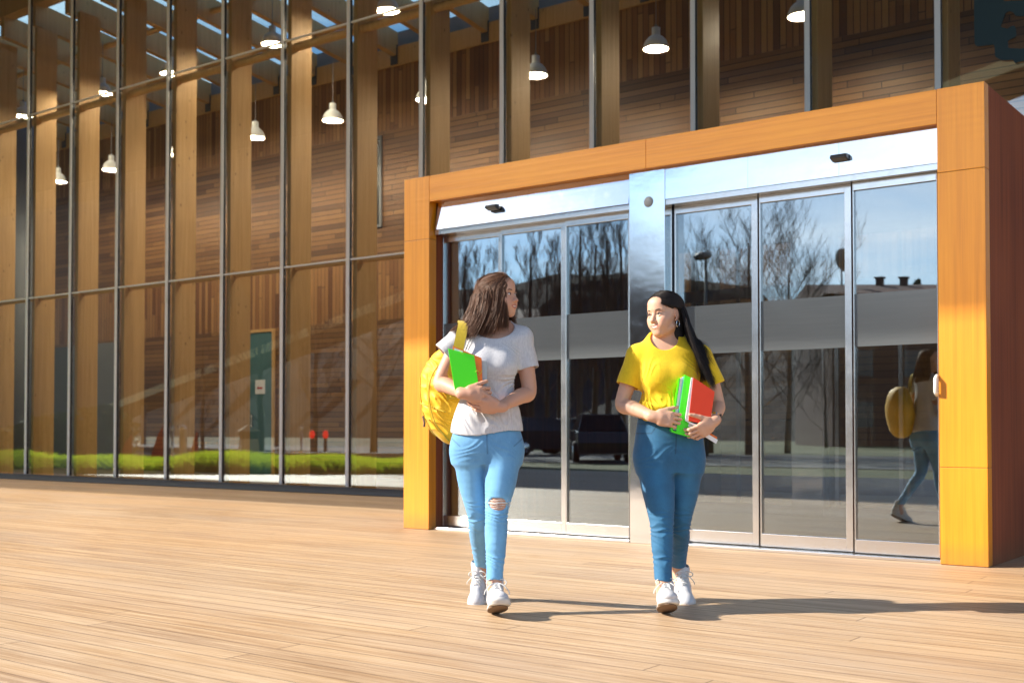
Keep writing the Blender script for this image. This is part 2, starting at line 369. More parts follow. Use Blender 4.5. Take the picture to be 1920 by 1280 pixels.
# rafters fall towards the inner wall
sl_ = -0.14
def raf(y, z0=7.78): return z0 + (YB - y) * -sl_
k = 0
for i in range(-29, 20):
    x = -14.62 + i*1.065
    if x < -43 or x > 4: continue
    mb = MB(); a = Vector((x-0.06, YF+0.12, raf(YF+0.12))); b = Vector((x-0.06, YB, raf(YB)))
    mb.add([a, a+Vector((0.12,0,0)), b+Vector((0.12,0,0)), b, a+Vector((0,0,.44)), a+Vector((0.12,0,.44)), b+Vector((0.12,0,.44)), b+Vector((0,0,.44))],
           [(0,3,2,1),(4,5,6,7),(0,1,5,4),(1,2,6,5),(2,3,7,6),(3,0,4,7)])
    bp(mb, 'rafter', M['glulam'], 0.005)
    mb = MB(); mb.box(x-0.085, x+0.085, YB-0.045, YB-0.032, 7.62, 7.98); bp(mb, 'joist_hanger', M['curb'])
for y in (13.4, 14.9):
    mb = MB(); mb.tube([(-43.8, y, raf(y)+0.2), (XR2, y, raf(y)+0.2)], 0.055, 12); bp(mb, 'strut', M['glulam'], smooth=True)
mb = MB(); a, b = raf(YF+0.15)+.47, raf(YB)+.47
mb.add([(-43.8,YF+.15,a),(XR2,YF+.15,a),(XR2,YB+.1,b),(-43.8,YB+.1,b),(-43.8,YF+.15,a+.02),(XR2,YF+.15,a+.02),(XR2,YB+.1,b+.02),(-43.8,YB+.1,b+.02)], [(0,3,2,1),(4,5,6,7),(0,1,5,4),(1,2,6,5),(2,3,7,6),(3,0,4,7)])
bp(mb, 'roof_glazing', M['glass_roof'])
mb = MB(); mb.box(-43.8, XR2, YF+.10, YF+.34, 8.72, 9.3); bp(mb, 'eaves_beam', M['glulam'], 0.005)
# unseen overhang added to keep sun off the glass wall and inner wall
mb = MB(); mb.add([(-48,2.0,8.75),(5,2.0,8.75),(5,YF+.1,9.4),(-48,YF+.1,9.4),(-48,2.0,9.0),(5,2.0,9.0),(5,YF+.1,12.2),(-48,YF+.1,12.2)], [(0,3,2,1),(4,5,6,7),(0,1,5,4),(1,2,6,5),(2,3,7,6),(3,0,4,7)])
bp(mb, 'shade_overhang', M['soffit'])
mb = MB()
for i in range(30): mb.box(-48, 5, 0.24+i*0.058, 0.258+i*0.058, 8.74, 8.76)
bp(mb, 'shade_slats', M['soffit'])  # unseen slats added to dim the sun on the upper portal
mb = MB(); mb.box(XL2, XR2, YF+0.02, YB, -0.1, -0.004); mb.box(-1.9, XR2, YF+.02, YB, -0.004, 0.0); bp(mb, 'interior_floor', M['floor_in'])
for xx in (-44, 4.6):
    mb = MB(); mb.box(xx, xx+.2, YF+.1, YB, 0, 8.2); bp(mb, 'end_wall', M['grey'])
# grey pillar, grey folding partition, teal door, slot window
mb = MB(); xp_ = Xat(37, 14.9); mb.tube([(xp_, 14.9, 0), (xp_, 14.9, 7.9)], 0.32, 24); bp(mb, 'concrete_pillar', M['grey'], smooth=True)
p_ = MB(); p_.box(Xat(80, YB), Xat(137, YB), YB-0.05, YB-0.003, 0, 2.86); bp(p_, 'partition_panel', M['greydk'], 0.004)
p_ = MB(); p_.box(Xat(139, YB), Xat(219, YB), YB-0.055, YB-0.003, 0, 2.88); bp(p_, 'partition_panel', M['grey'], 0.004)
x0, x1 = Xat(463, YB), Xat(513, YB)
mb = MB(); mb.box(x0-.05, x0, YB-.06, YB-.003, 0, 2.92); mb.box(x1, x1+.05, YB-.06, YB-.003, 0, 2.92); mb.box(x0, x1, YB-.06, YB-.003, 2.86, 2.92)
fr = bp(mb, 'door_frame', M['glulam'], 0.003)
mb = MB(); mb.box(x0+.002, x0+.17, YB-.03, YB-.003, 0, 2.858); mb.box(x0+.175, x1-.002, YB-.045, YB-.003, 0.01, 2.858); dr = bp(mb, 'inner_door', M['teal'], 0.003)
off = Vector((-10, YF, 0))
xn0, xn1 = Xat(482, YB), Xat(500, YB)
mb = MB(); mb.box(xn0, xn1, YB-.052, YB-.046, 1.62, 1.90)
mb.v = [tuple(Vector(v)-off) for v in mb.v]; nt = mb.build('notice', M['paper'], dr)
mb = MB(); mb.box(xn0+.07, xn1-.07, YB-.056, YB-.0525, 1.72, 1.755); mb.prism([(xn0+.05, YB-.056, 1.737), (xn0+.09, YB-.056, 1.70), (xn0+.09, YB-.056, 1.775)], (0, .003, 0))
mb.v = [tuple(Vector(v)-off) for v in mb.v]; mb.build('notice_arrow', M['red'], dr)
mb = MB(); mb.box(x0+.20, x0+.235, YB-.075, YB-.046, .95, 1.20); mb.v = [tuple(Vector(v)-off) for v in mb.v]; mb.build('door_handle', M['steel_b'], dr)
xw0, xw1 = Xat(668, YB), Xat(716, YB)
mb = MB()
for a in ((xw0, xw0+.05, 4.66, 6.36), (xw1-.05, xw1, 4.66, 6.36), (xw0+.05, xw1-.05, 4.66, 4.71), (xw0+.05, xw1-.05, 6.31, 6.36)): mb.box(a[0], a[1], YB-.04, YB-.002, a[2], a[3])
wf = bp(mb, 'slot_window_frame', M['grey'], 0.003)
mb = MB(); mb.box(xw0+.052, xw1-.052, YB-.02, YB-.004, 4.712, 6.308); mb.v = [tuple(Vector(v)-off) for v in mb.v]; mb.build('slot_window_pane', M['black'], wf)
# big dark letter shape on the glass, top right
Z8 = [(283,-260),(285,430),(292,452),(312,465),(345,462),(478,446),(486,470),(490,560),(505,578),(560,602),(600,604),(672,598),(690,632),(760,612),(1100,560),(1100,440),(760,487),(640,484),(622,478),(620,412),(645,395),(700,372),(706,340),(702,290),(686,258),(660,262),(620,290),(565,276),(548,262),(600,130),(640,112),(678,126),(700,160),(760,165),(1100,110),(1100,-60),(760,8),(640,12),(590,14),(560,-10),(560,-260)]
pl = []
for (a, b) in Z8:
    px, py = 1780 + a/5.336, b/5.336
    Yp = YF - 0.03; u = (px-960)/F; X = Xat(px, Yp); D = Yp/(u*SP+CP)
    al = (YC-py)/F; Z = D*(math.sin(PITCH)+al*math.cos(PITCH))/(math.cos(PITCH)-al*math.sin(PITCH))
    pl.append((X+10, Yp-YF, HC+Z))
mb = MB(); mb.prism(pl, (0, 0.016, 0)); o = mb.build('sign_letter', M['sign'], B)
mod = o.modifiers.new('t', 'TRIANGULATE')

# ---------------------------------------------------------------- pendant lamps
def make_lamp():
    r = empty('pendant_lamp')
    mb = MB(); prof = [(0.030,.30),(0.058,.298),(0.060,.20),(0.066,.185),(0.10,.165),(0.145,.115),(0.172,.05),(0.180,0.0)]
    mb.lathe(prof, 28); mb.build('lamp_shade', M['white'], r, True)
    mb = MB(); mb.lathe([(0.176,0.001),(0.168,.05),(0.140,.112),(0.09,.16),(0.0,.17)], 28); mb.build('lamp_liner', M['white_in'], r, True)
    mb = MB(); mb.tube([(0,0,.30),(0,0,1.0)], 0.006, 6); mb.tube([(0,0,.295),(0,0,.34)], 0.02, 8); mb.build('cord', M['grey'], r)
    mb = MB(); mb.lathe([(.022,.085),(.024,.10),(.020,.155)], 14); mb.build('bulb_socket', M['grey'], r, True)
    l = bpy.data.lights.new('lamp_light', 'POINT'); l.energy = LAMPW; l.color = (1.0, 0.86, 0.66); l.shadow_soft_size = 0.035
    o = bpy.data.objects.new('lamp_light', l); COL.objects.link(o); o.parent = r; o.location = (0, 0, 0.045)
    return r
LAMPW = 60
te = NT('lamp_bulb'); M['bulb'] = te.bsdf((0.9, 0.9, 0.8), 0.4, None, Emission_Color=(0.95, 1.0, 0.75, 1), Emission_Strength=1.5)
lampA = None
rows = [(14.14, 6.17, [Xat(q, 14.14) for q in (1507, 1232, 1005, 799, 622, 476, 330, 205, 105)], 'lower'), (12.97, 7.22, [Xat(q, 12.97) for q in (725, 507, 315, 187, 38)], 'upper')]
words = ['first from the right', 'second from the right', 'third from the right', 'fourth from the right', 'fifth from the right', 'sixth from the right', 'seventh from the right', 'eighth from the right', 'ninth from the right']
for (yy, zz, xs, nm) in rows:
    for i, x in enumerate(xs):
        if lampA is None: lampA = make_lamp(); o = lampA
        else: o = copy_tree(lampA)
        o.location = (x, yy, zz)
        tag(o, 'white bell pendant lamp in the %s row behind the glass, %s' % (nm, words[i]), 'pendant lamp', 'pendant lamps inside the hall')

# ---------------------------------------------------------------- entrance portal
YP = 8.0; YD = 8.16
XPL, XPR = Xat(757, YP), Xat(1851, YP); XIL, XIR = Xat(804, YP), Xat(1761, YP)
HT = 3.19; ZB = 2.955
Pt = empty('entrance_portal', ((XPL+XPR)/2, YP, 0)); po = Vector(Pt.location)
tag(Pt, 'projecting orange wood entrance box with steel header and glass sliding doors', 'entrance')
def pp(mb, name, m, bev=0, smooth=False, parent=Pt):
    mb.v = [tuple(Vector(v) - po) for v in mb.v]; return mb.build(name, m, parent, smooth, bev)
TOPZ = HT; SPL = 2.62
mb = MB(); mb.box(XPL+.004, XIL-.004, YP+.004, YP+.096, 0, TOPZ-.01); pp(mb, 'pillar_core', M['soffit']); mb = MB(); mb.box(XIR+.004, XPR-.004, YP+.004, YP+.096, 0, TOPZ-.01); pp(mb, 'pillar_core', M['soffit'])
for (a, b) in ((XPL, XIL), (XIR, XPR)):
    for (z0, z1) in (((0.004, .648), (.6505, SPL), (SPL+.003, TOPZ)) if a > -4 else ((0.004, SPL), (SPL+.003, TOPZ))):
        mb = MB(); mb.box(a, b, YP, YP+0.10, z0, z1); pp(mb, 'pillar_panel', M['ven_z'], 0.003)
xs_ = Xat(1212, YP)
for (a, b) in ((XIL+.002, xs_-.001), (xs_+.001, XIR-.002)):
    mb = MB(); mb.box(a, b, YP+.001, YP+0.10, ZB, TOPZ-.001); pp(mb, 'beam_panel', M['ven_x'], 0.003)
mb = MB(); mb.box(XPL+.01, XIL-.01, YP+.10, YF-.2, 0.0, TOPZ-.01); pp(mb, 'left_wall', M['ven_shaded'])
mb = MB(); mb.box(XIR+.03, XPR-.05, YP+.10, YF-.2, 0.0, TOPZ-.01); pp(mb, 'right_wall', M['ven_shaded'])
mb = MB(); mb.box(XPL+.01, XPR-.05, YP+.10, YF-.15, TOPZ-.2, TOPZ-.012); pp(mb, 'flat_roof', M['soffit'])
mb = MB(); mb.box(XPR-.045, XPR-.001, YP+.102, YF-.16, 0.0, TOPZ-.003); pp(mb, 'side_cladding', M['ven_shaded'], 0.002)
# steel header, centre post
XC0, XC1 = Xat(1181, YP+.06), Xat(1248, YP+.06)
for (a, b) in ((XIL+.03, XC0-.001), (XC1+.001, XIR-.001)):
    n = 2 if a < -4.7 else 3; w = (b-a)/n
    mb = MB()
    for i in range(n):
        A0, A1 = a+i*w+.0008, a+(i+1)*w-.0008
        mb.prism([(A0, YP+(.048 if a < -4.7 else .061), 2.705), (A0, YP+.30, 2.705), (A0, YP+.30, ZB-.002), (A0, YP+(.090 if a < -4.7 else .062), ZB-.002)], (A1-A0, 0, 0))
    pp(mb, 'steel_header', M['steel'])
mb = MB(); mb.box(XC0, XC1, YP+.055, YP+.24, 0.0, ZB-.001); cpost = pp(mb, 'steel_post', M['steel'], 0.003)
u = (1216.5-960)/F; Xs = Xat(1216.5, YP+.05)
mb = MB(); Mx = Matrix.Translation((Xs, YP+.0548, 2.70)) @ Matrix.Rotation(rad(90), 4, 'X')
mb.lathe([(0.0, .004), (.040, .004), (.043, 0.0)], 32, M=Mx); mb.v = [tuple(Vector(v)-po) for v in mb.v]; mb.build('round_badge', M['grey'], cpost, True)
for px in (919, 1574):
    X = Xat(px, YP+.0); mb = MB(); zc = 2.83
    mb.prism([(X-.06, YP+.054, zc+.025), (X-.06, YP-.0, zc+.018), (X-.06, YP-.012, zc-.008), (X-.06, YP+.054, zc-.028)], (.12, 0, 0))
    pp(mb, 'motion_sensor', M['black'], 0.008)
# sliding doors: stiles at these photo columns
def leaf(px0, px1, Y, name='sliding_door', w0=.022, w1=.045, thin=False):
    a, b = Xat(px0, Y), Xat(px1, Y); o = empty(name, ((a+b)/2, Y, 0)); o.parent = Pt; o.location = Vector(((a+b)/2, Y, 0)) - po
    off = Vector(((a+b)/2, Y, 0))
    def q(mb, nm, m, bev=0):
        mb.v = [tuple(Vector(v)-off) for v in mb.v]; return mb.build(nm, m, o, False, bev)
    mb = MB(); zt = 2.66
    mb.box(a, a+w0, Y-.02, Y+.03, 0.03, zt); mb.box(b-w1, b, Y-.02, Y+.03, 0.03, zt)
    mb.box(a+w0, b-w1, Y-.02, Y+.03, zt-.055, zt); mb.box(a+w0, b-w1, Y-.02, Y+.03, 0.03, 0.122)
    q(mb, 'door_frame', M['steel_b'] if not thin else M['curb'], 0.002)
    mb = MB(); mb.box(a+w0, b-w1, Y, Y+.010, .122, zt-.055); q(mb, 'glass', M['glass_door'])
    mb = MB(); mb.box(a+w0+.002, b-w1-.002, Y-.005, Y-.001, 1.49, 1.865); q(mb, 'frosted_band', M['frost'])
    return o
leaf(806, 832, YD+.06, 'side_light', .01, .012, True)
leaf(832, 942, YD+.05, w0=.012, w1=.03)
leaf(942, 1063, YD+.02, w0=.006)
leaf(1063, 1182, YD-.0, w0=.01, w1=.006)
leaf(1250, 1268, YD+.06, 'side_light', .01, .02, True)
leaf(1268, 1424, YD+.05, w0=.012, w1=.05)
leaf(1427, 1600, YD+.03, w0=.01, w1=.05)
leaf(1603, 1762, YD, w0=.008, w1=.006)
mb = MB(); mb.box(XIL+.01, XC0-.002, YD-.09, YD+.16, 2.662, 2.703); mb.box(XC1+.002, XIR-.002, YD-.09, YD+.16, 2.662, 2.703); pp(mb, 'top_track', M['steel_b'])
mb = MB(); mb.box(XIL+.002, XC0-.002, YP+.05, YD+.13, 0.0, .022); mb.box(XC1+.002, XIR-.002, YP+.05, YD+.13, 0.0, .022); pp(mb, 'threshold', M['steel_b'], 0.003)
mb = MB(); Xh = XIR-.012
mb.tube([(Xh, YP-.002, 1.13), (Xh, YP-.035, 1.15), (Xh, YP-.035, 1.24), (Xh, YP-.002, 1.26)], 0.013, 10); pp(mb, 'pull_handle', M['white'], smooth=True)
# vestibule floor mat and inner doors
tm = NT('ribbed_mat'); s_ = tm.n('ShaderNodeSeparateXYZ', {0: tm.n('ShaderNodeNewGeometry').outputs['Position']})
w_ = tm.math('PINGPONG', tm.math('MULTIPLY', s_.outputs[1], 28.0), 0.5)
M['mat'] = tm.bsdf(tm.mix(tm.math('MULTIPLY', w_, 2.0), (0.035, 0.028, 0.022), (0.16, 0.12, 0.085)), 0.7, tm.bump(w_, 0.5, 0.01))
mb = MB(); mb.box(XIL, XIR, YD+.16, YF-.2, 0.002, 0.012); pp(mb, 'ribbed_mat', M['mat'])
mb = MB()
for px in (1010, 1130, 1250, 1385, 1570, 1690, 1790):
    x = Xat(px, YF-.25); mb.box(x-.02, x+.02, YF-.27, YF-.23, 0.0, 2.9)
mb.box(XIL, XIR, YF-.275, YF-.225, 2.3, 2.42); mb.box(XIL, XIR, YF-.275, YF-.225, .013, .11); mb.box(XIL, XIR, YF-.275, YF-.225, 2.86, 2.97)
idf = pp(mb, 'inner_door_frame', M['steel_b'])
mb = MB(); mb.box(XIL, XIR, YF-.252, YF-.246, .11, 2.86); pp(mb, 'inner_door_glass', M['glass_in'])
x0, x1 = Xat(1491, YF-.35), Xat(1549, YF-.35)
mb = MB(); mb.box(x0, x1, YF-.45, YF-.28, .013, 2.95); pp(mb, 'inner_steel_post', M['steel'], 0.004)
mb = MB()
for px in (1465, 1400): 
    x = Xat(px, YF-.3); mb.tube([(x, YF-.33, 1.0), (x+.16, YF-.33, 1.0)], .012, 8)
pp(mb, 'inner_door_handle', M['steel_b'])
# ---------------------------------------------------------------- what the glass mirrors (all of it stands beside and behind the viewer)
def dirm(px, Ym):
    u = (px-960)/F; return ((u*CP-SP), -(u*SP+CP))
def mpt(px, py, D, Ym):
    x, y, _ = pt(px, D, 0, Ym); return Vector((x, y, HC + (HOR-py)*D/2000.0))
# added raking wing, keeps sky out of the glass; underside climbs from the left
t0, t1 = mpt(-60, 868, 75, YF), mpt(1950, 104, 32, YF)
wv = (t1 - t0); nrm_ = Vector((-wv.y, wv.x, 0)).normalized() * -3.0
g0 = t0 + wv * ((-0.1 - t0.z)/wv.z)
RW = empty('added_raking_wing', (t0.x, t0.y, 0)); tag(RW, 'huge dark wing with raking underside, added to keep sky out of the reflections in the tall glass wall', 'building')
ro = Vector(RW.location)
def rp(mb, nm, m, sm=False): mb.v = [tuple(Vector(v)-ro) for v in mb.v]; return mb.build(nm, m, RW, sm)
mb = MB(); ge = g0 - wv*.3; ge.z = -.1; mb.prism([ge, g0, t1, Vector((t1.x, t1.y, 15.6)), Vector((ge.x, ge.y, 17.2))], nrm_); rp(mb, 'wall', M['soffit'])
mb = MB(); s = nrm_.normalized() * -0.08; up = Vector((0, 0, .42)); mb.prism([g0+s*1.1-up*.35, t1+s*1.1-up*.35, t1+s*1.1+up*.65, g0+s*1.1+up*.65], s); rp(mb, 'lower_fascia', M['yfascia'])
for f in (.2, .4):
    p = g0 + (t1-g0)*f + nrm_*.5; mb = MB(); mb.tube([(p.x, p.y, 0), (p.x, p.y, p.z+.3)], .16, 14); rp(mb, 'steel_column', M['grey'], True)

# bare trees
tb = NT('bark'); nb_ = tb.noise(tb.pos((1, 1, .2), obj=True), 14, 5, .7)
M['bark'] = tb.bsdf(tb.mix(nb_, (0.06, 0.04, 0.028), (0.20, 0.14, 0.10)), 0.9, tb.bump(nb_, .6, .03))
def tree_mesh(seed, H, spread, n1, upright):
    R = random.Random(seed); tr = MB(); br = MB()
    tp = [(0, 0, -.1)]; x = y = 0
    for i in range(1, 9):
        x += R.uniform(-.06, .06); y += R.uniform(-.06, .06); tp.append((x, y, H*.82*i/8))
    tr.tube(tp, [.17*(1-i/9.5)+.015 for i in range(9)], 8)
    def grow(p, d, L, r, lv):
        r = r*.62; n = 4; pts = [p]; q = p.copy(); dd = d.copy()
        for i in range(n):
            dd = (dd + Vector((R.uniform(-.16, .16), R.uniform(-.16, .16), R.uniform(-.02, .18)*upright))).normalized(); q = q + dd*L/n; pts.append(q.copy())
        br.tube(pts, [r*(1-.7*i/n) for i in range(n+1)], 3 if lv > 1 else 4, cap=False)
        if lv >= 4: return
        for k in range([0, 6, 5, 4][lv]):
            f = R.uniform(.25, 1.0); i = min(n-1, int(f*n)); b = pts[i].lerp(pts[i+1], f*n-i)
            a = R.uniform(0, 6.28); side = Vector((math.cos(a), math.sin(a), R.uniform(.0, .6)))
            nd = (dd*(.75*upright+.25) + side*R.uniform(.35, .8)).normalized(); grow(b, nd, L*R.uniform(.4, .62), max(r*.85, .010), lv+1)
    for k in range(n1):
        f = .16 + .84*k/n1; i = min(7, int(f*8)); b = Vector(tp[i]).lerp(Vector(tp[i+1]), f*8-i); a = k*2.4 + R.uniform(-.4, .4)
        el = R.uniform(.5, 1.0)*upright + .25; nd = Vector((math.cos(a), math.sin(a), el)).normalized()
        grow(b, nd, spread*(1.15-f*.75)*R.uniform(.8, 1.2), .055*(1.1-f*.7), 1)
    return tr, br
protos = []
for (sd, H, sp, n1, up) in ((3, 13.0, 3.4, 20, 1.5), (8, 12.0, 3.0, 18, 1.7), (5, 11.5, 5.0, 24, .95)):
    a, b = tree_mesh(sd, H, sp, n1, up); protos.append((a, b, H))
TREE = []
def put_tree(k, loc, H, rz, label, group='bare trees mirrored in the glass'):
    a, b, h = protos[k]; o = empty('bare_tree', loc, rz); s = H/h; o.scale = (s, s, s)
    if len(TREE) <= k or TREE[k] is None:
        while len(TREE) <= k: TREE.append(None)
        t = a.build('trunk', M['bark'], o, True); c = b.build('crown', M['bark'], o, True); TREE[k] = (t.data, c.data)
    else:
        for nm, me in zip(('trunk', 'crown'), TREE[k]): q = bpy.data.objects.new(nm, me); COL.objects.link(q); q.parent = o
    tag(o, label, 'tree', group); return o
specs = [(838, 47, 11.0, 'slim bare tree mirrored at the far left edge of the left doors'), (868, 45, 10.2, 'bare tree mirrored in the left door just above the head of the woman in grey'),
 (905, 52, 11.0, 'tall bare tree mirrored behind the orange wedge in the left door'), (992, 50, 11.3, 'bare tree mirrored right of the head of the woman in grey'),
 (1026, 56, 12.0, 'bare tree mirrored left of the middle stile of the left doors'), (1052, 48, 10.4, 'bare tree mirrored right at the middle stile of the left doors'),
 (1086, 46, 11.7, 'tall bare tree mirrored first in the third left door'), (1112, 52, 12.2, 'dense bare tree mirrored in the middle of the third left door'),
 (1140, 47, 11.6, 'upright bare tree mirrored near the steel post'), (1168, 50, 12.6, 'bare tree mirrored beside the left edge of the steel post'), (1215, 48, 11.5, 'bare tree mirrored in the polished steel post')]
for i, (px, D, H, lb) in enumerate(specs):
    x, y, _ = pt(px, D, 0, YD); put_tree(i % 2, (x, y, -.1), H, i*1.3, lb)
for i, (px, D, H, lb) in enumerate([(1402, 42, 10.2, 'broad round bare tree mirrored in the first two right doors'), (1330, 46, 9.0, 'smaller bare tree mirrored behind the street lamp'), (1475, 46, 9.4, 'bare tree mirrored at the right flank of the broad round tree'), (1290, 52, 7.2, 'low bare tree mirrored at the left edge of the first right door'), (1548, 60, 6.2, 'small bare tree mirrored next to the low roofs')]):
    x, y, _ = pt(px, D, 0, YD); put_tree(2, (x, y, -.1), H, i*2.1+.4, lb)
for i, (px, D, H, lb) in enumerate([(380, 52, 7.5, 'bare tree mirrored in the fifth glass bay'), (490, 48, 9.5, 'bare tree mirrored across the teal door'), (590, 42, 8.5, 'bare tree mirrored behind the red lights'), (700, 40, 10.0, 'bare tree mirrored next to the orange portal')]):
    x, y, _ = pt(px, D, 0, YF); put_tree(2 if i % 2 else 0, (x, y, -.1), H, i*1.7, lb)

# wooded rise far behind the road
v = []; f = []; nx, ny = 160, 10
rg2 = np.random.default_rng(11); hn = np.convolve(rg2.random(nx+20), np.ones(9)/9, 'same')[10:nx+10]
for i in range(nx):
    for j in range(ny):
        xx = -260 + 380*i/(nx-1); yy = -78 - 9*j
        ex = 11.0*min(1, max(0, (-68-xx)/16)); v.append((xx, yy, -.15 + (6.5 + ex + 5*hn[i] + rg2.random()*.9)*math.sin(min(1, j/4)*math.pi/2) + (0.5*j if j > 4 else 0)))
for i in range(nx-1):
    for j in range(ny-1): f.append((i*ny+j, (i+1)*ny+j, (i+1)*ny+j+1, i*ny+j+1))
th = NT('winter_wood'); nh = th.noise(th.pos(), .8, 8, .75); M['hill'] = th.bsdf(th.mix(nh, (0.012, 0.008, 0.006), (0.04, 0.027, 0.018)), .95, th.bump(nh, 1, .5))
tag(mkobj('hill', v, f, M['hill']), kind='structure')

# street lamp
x, y, _ = pt(1322, 40, 0, YD); o = empty('street_lamp', (x, y, -.1), 0.6); tag(o, 'grey street lamp with flat oval head mirrored in the right doors', 'street lamp')
mb = MB(); mb.tube([(0, 0, 0), (0, 0, 4), (0, 0, 7.5)], [.09, .07, .05], 12); mb.build('pole', M['greydk'], o, True)
mb = MB(); mb.lathe([(0, -.12), (.30, -.10), (.38, 0), (.30, .12), (.0, .16)], 20, M=Matrix.Translation((-.25, 0, 7.55)) @ Matrix.Diagonal((1.3, .75, 1, 1))); mb.build('lamp_head', M['grey'], o, True)

# buildings behind the road
def house(px0, px1, D, h, lb, roofs, Ym=YD, dark=(0.085, 0.04, 0.028)):
    a = Vector(pt(px0, D, 0, Ym)); b = Vector(pt(px1, D, 0, Ym)); o = empty('house', tuple(a)); tag(o, lb, 'building', None)
    m = plain('rendered_wall', dark, .8); d = b-a; Lg = d.length; d.normalize(); n = Vector((d.y, -d.x, 0))
    if n.y > 0: n = -n
    mb = MB(); mb.prism([Vector((0,0,-.12)), d*Lg+Vector((0,0,-.12)), d*Lg+n*9+Vector((0,0,-.12)), n*9+Vector((0,0,-.12))], (0, 0, h)); mb.build('wall', m, o)
    mb = MB()
    mb.prism([d*-.4+n*-.4+Vector((0,0,h-.12)), n*4.5+d*-.4+Vector((0,0,h+1.0)), n*9.4+d*-.4+Vector((0,0,h-.12))], d*(Lg+.8)); rf = mb.build('roof', M['roof'], o)
    for k in range(int(Lg/3)):
        c = d*(1.2+k*3) - n*.03; mb = MB(); 
        for z in (1.0, 4.0):
            if z+1.6 < h: mb.prism([c+Vector((0,0,z)), c+d*1.2+Vector((0,0,z)), c+d*1.2+Vector((0,0,z+1.5)), c+Vector((0,0,z+1.5))], n*.02)
        if mb.v: mb.build('window', M['black'], o)
    for (f, kind) in roofs:
        q = d*Lg*f + n*4 + Vector((0,0,h+.8)); mb = MB()
        if kind == 'dish':
            mb.tube([q, q+Vector((0,0,1.2))], .06, 6); mb.build('dish_mast', M['grey'], rf)
            mb = MB(); mb.lathe([(0, 0), (.45, .05), (.6, .13), (.75, .22)], 24, M=Matrix.Translation(q+Vector((0,0,1.6))) @ Matrix.Rotation(rad(70), 4, 'X') @ Matrix.Rotation(rad(25), 4, 'Y')); mb.build('satellite_dish', M['greydk'], rf, True)
        else:
            mb.box(q.x-.2, q.x+.2, q.y-.2, q.y+.2, q.z-.6, q.z+.5); mb.box(q.x-.27, q.x+.27, q.y-.27, q.y+.27, q.z+.5, q.z+.6); mb.build('chimney', m, rf)
    return o
M['roof'] = plain('clay_roof', (0.11, 0.045, 0.03), .8)
house(1560, 1800, 62, 8.9, 'low brown house with satellite dish mirrored in the rightmost door', [(.23, 'dish'), (.55, 'ch'), (.75, 'ch')])
house(858, 1000, 64, 7.6, 'brown house mirrored behind the woman in grey', [(.6, 'ch')])
# evergreens beside the dish
lf = NT('evergreen'); nl = lf.noise(lf.pos(), 6, 4); M['ever'] = lf.bsdf(lf.mix(nl, (0.015, 0.03, 0.012), (0.05, 0.075, 0.025)), .8)
def blob(name, loc, H, Wd, n, m, label, cat, conic=True, sz=.22, group=None, trunk=True):
    o = empty(name, loc); mb = MB(); R = random.Random(hash((round(loc[0]*10), n)) & 1023)
    for i in range(n):
        f = R.random(); z = H*(.1+.9*f); rr = Wd*((1-f*.92) if conic else math.sqrt(max(.05, 1-(2*f-1)**2)))*math.sqrt(R.random()); a = R.uniform(0, 6.283)
        c = Vector((rr*math.cos(a), rr*math.sin(a), z)); s = sz*R.uniform(.5, 1.3)
        u = Vector((R.gauss(0,1), R.gauss(0,1), R.gauss(0,1))).normalized()*s; v = Vector((R.gauss(0,1), R.gauss(0,1), R.gauss(0,1))).normalized()*s
        mb.add([c-u, c+v, c+u], [(0, 1, 2)])
    mb.build('foliage', m, o)
    if trunk: mb = MB(); mb.tube([(0,0,-.1), (0,0,H*.7)], [.16, .04], 8); mb.build('trunk', M['bark'], o)
    tag(o, label, cat, group); return o
for i, (px, H, lb) in enumerate([(1722, 11.3, 'pointed evergreen mirrored right of the satellite dish'), (1752, 10.6, 'evergreen mirrored at the right edge of the rightmost door'), (1700, 10.0, 'smallest evergreen mirrored above the brown roof')]):
    x, y, _ = pt(px, 74, 0, YD); blob('evergreen_tree', (x, y, -.1), H, 2.0, 1800, M['ever'], lb, 'tree')
# bushes mirrored on the left
lf = NT('shrub_leaf'); nl = lf.noise(lf.pos(), 5, 4); M['shrub'] = lf.bsdf(lf.mix(nl, (0.03, 0.07, 0.012), (0.10, 0.16, 0.03)), .7)
for i, (px, H, Wd, lb) in enumerate([(62, 1.15, 1.5, 'low green shrub mirrored in the second glass bay'), (108, 1.4, 1.6, 'dark green shrub mirrored in the third glass bay'), (160, 1.5, 1.6, 'rounded green shrub mirrored in the fourth glass bay'), (196, 1.6, 1.2, 'green shrub mirrored beside the red cloth')]):
    x, y, _ = pt(px, 26.5, 0, YF); blob('shrub', (x, y, -.12), H, Wd*.7, 2600, M['shrub'], lb, 'shrub', False, .09, None, False)

# grass bed along the deck edge
ga, gb = Vector(pt(-130, 21.9, 0, YF)), Vector(pt(810, 21.4, 0, YF)); gd = (gb-ga); gl_ = gd.length; gd.normalize(); gn = Vector((-gd.y, gd.x, 0));
if gn.y > 0 or gn.x > 0: gn = -gn
gt = NT('lush_grass'); nl = gt.noise(gt.pos(), 3.5, 4); nl2 = gt.noise(gt.pos(), 40, 2)
_m = gt.bsdf(gt.mix(nl2, gt.ramp(nl, [(.35, (0.20, 0.36, 0.01)), (.7, (0.50, 0.64, 0.02))]), (0.10, 0.19, 0.01)), .6, None)
_p = [n for n in gt.t.nodes if n.type == 'BSDF_PRINCIPLED'][0]; _tr = gt.n('ShaderNodeBsdfTranslucent', {'Color': (0.72, 0.88, 0.05)}); _mx = gt.n('ShaderNodeMixShader', {0: 0.6, 1: _p.outputs[0], 2: _tr.outputs[0]})
gt.t.links.new(_mx.outputs[0], gt.out.inputs[0]); M['lush'] = _m
v = []; f = []
rg = np.random.default_rng(4)
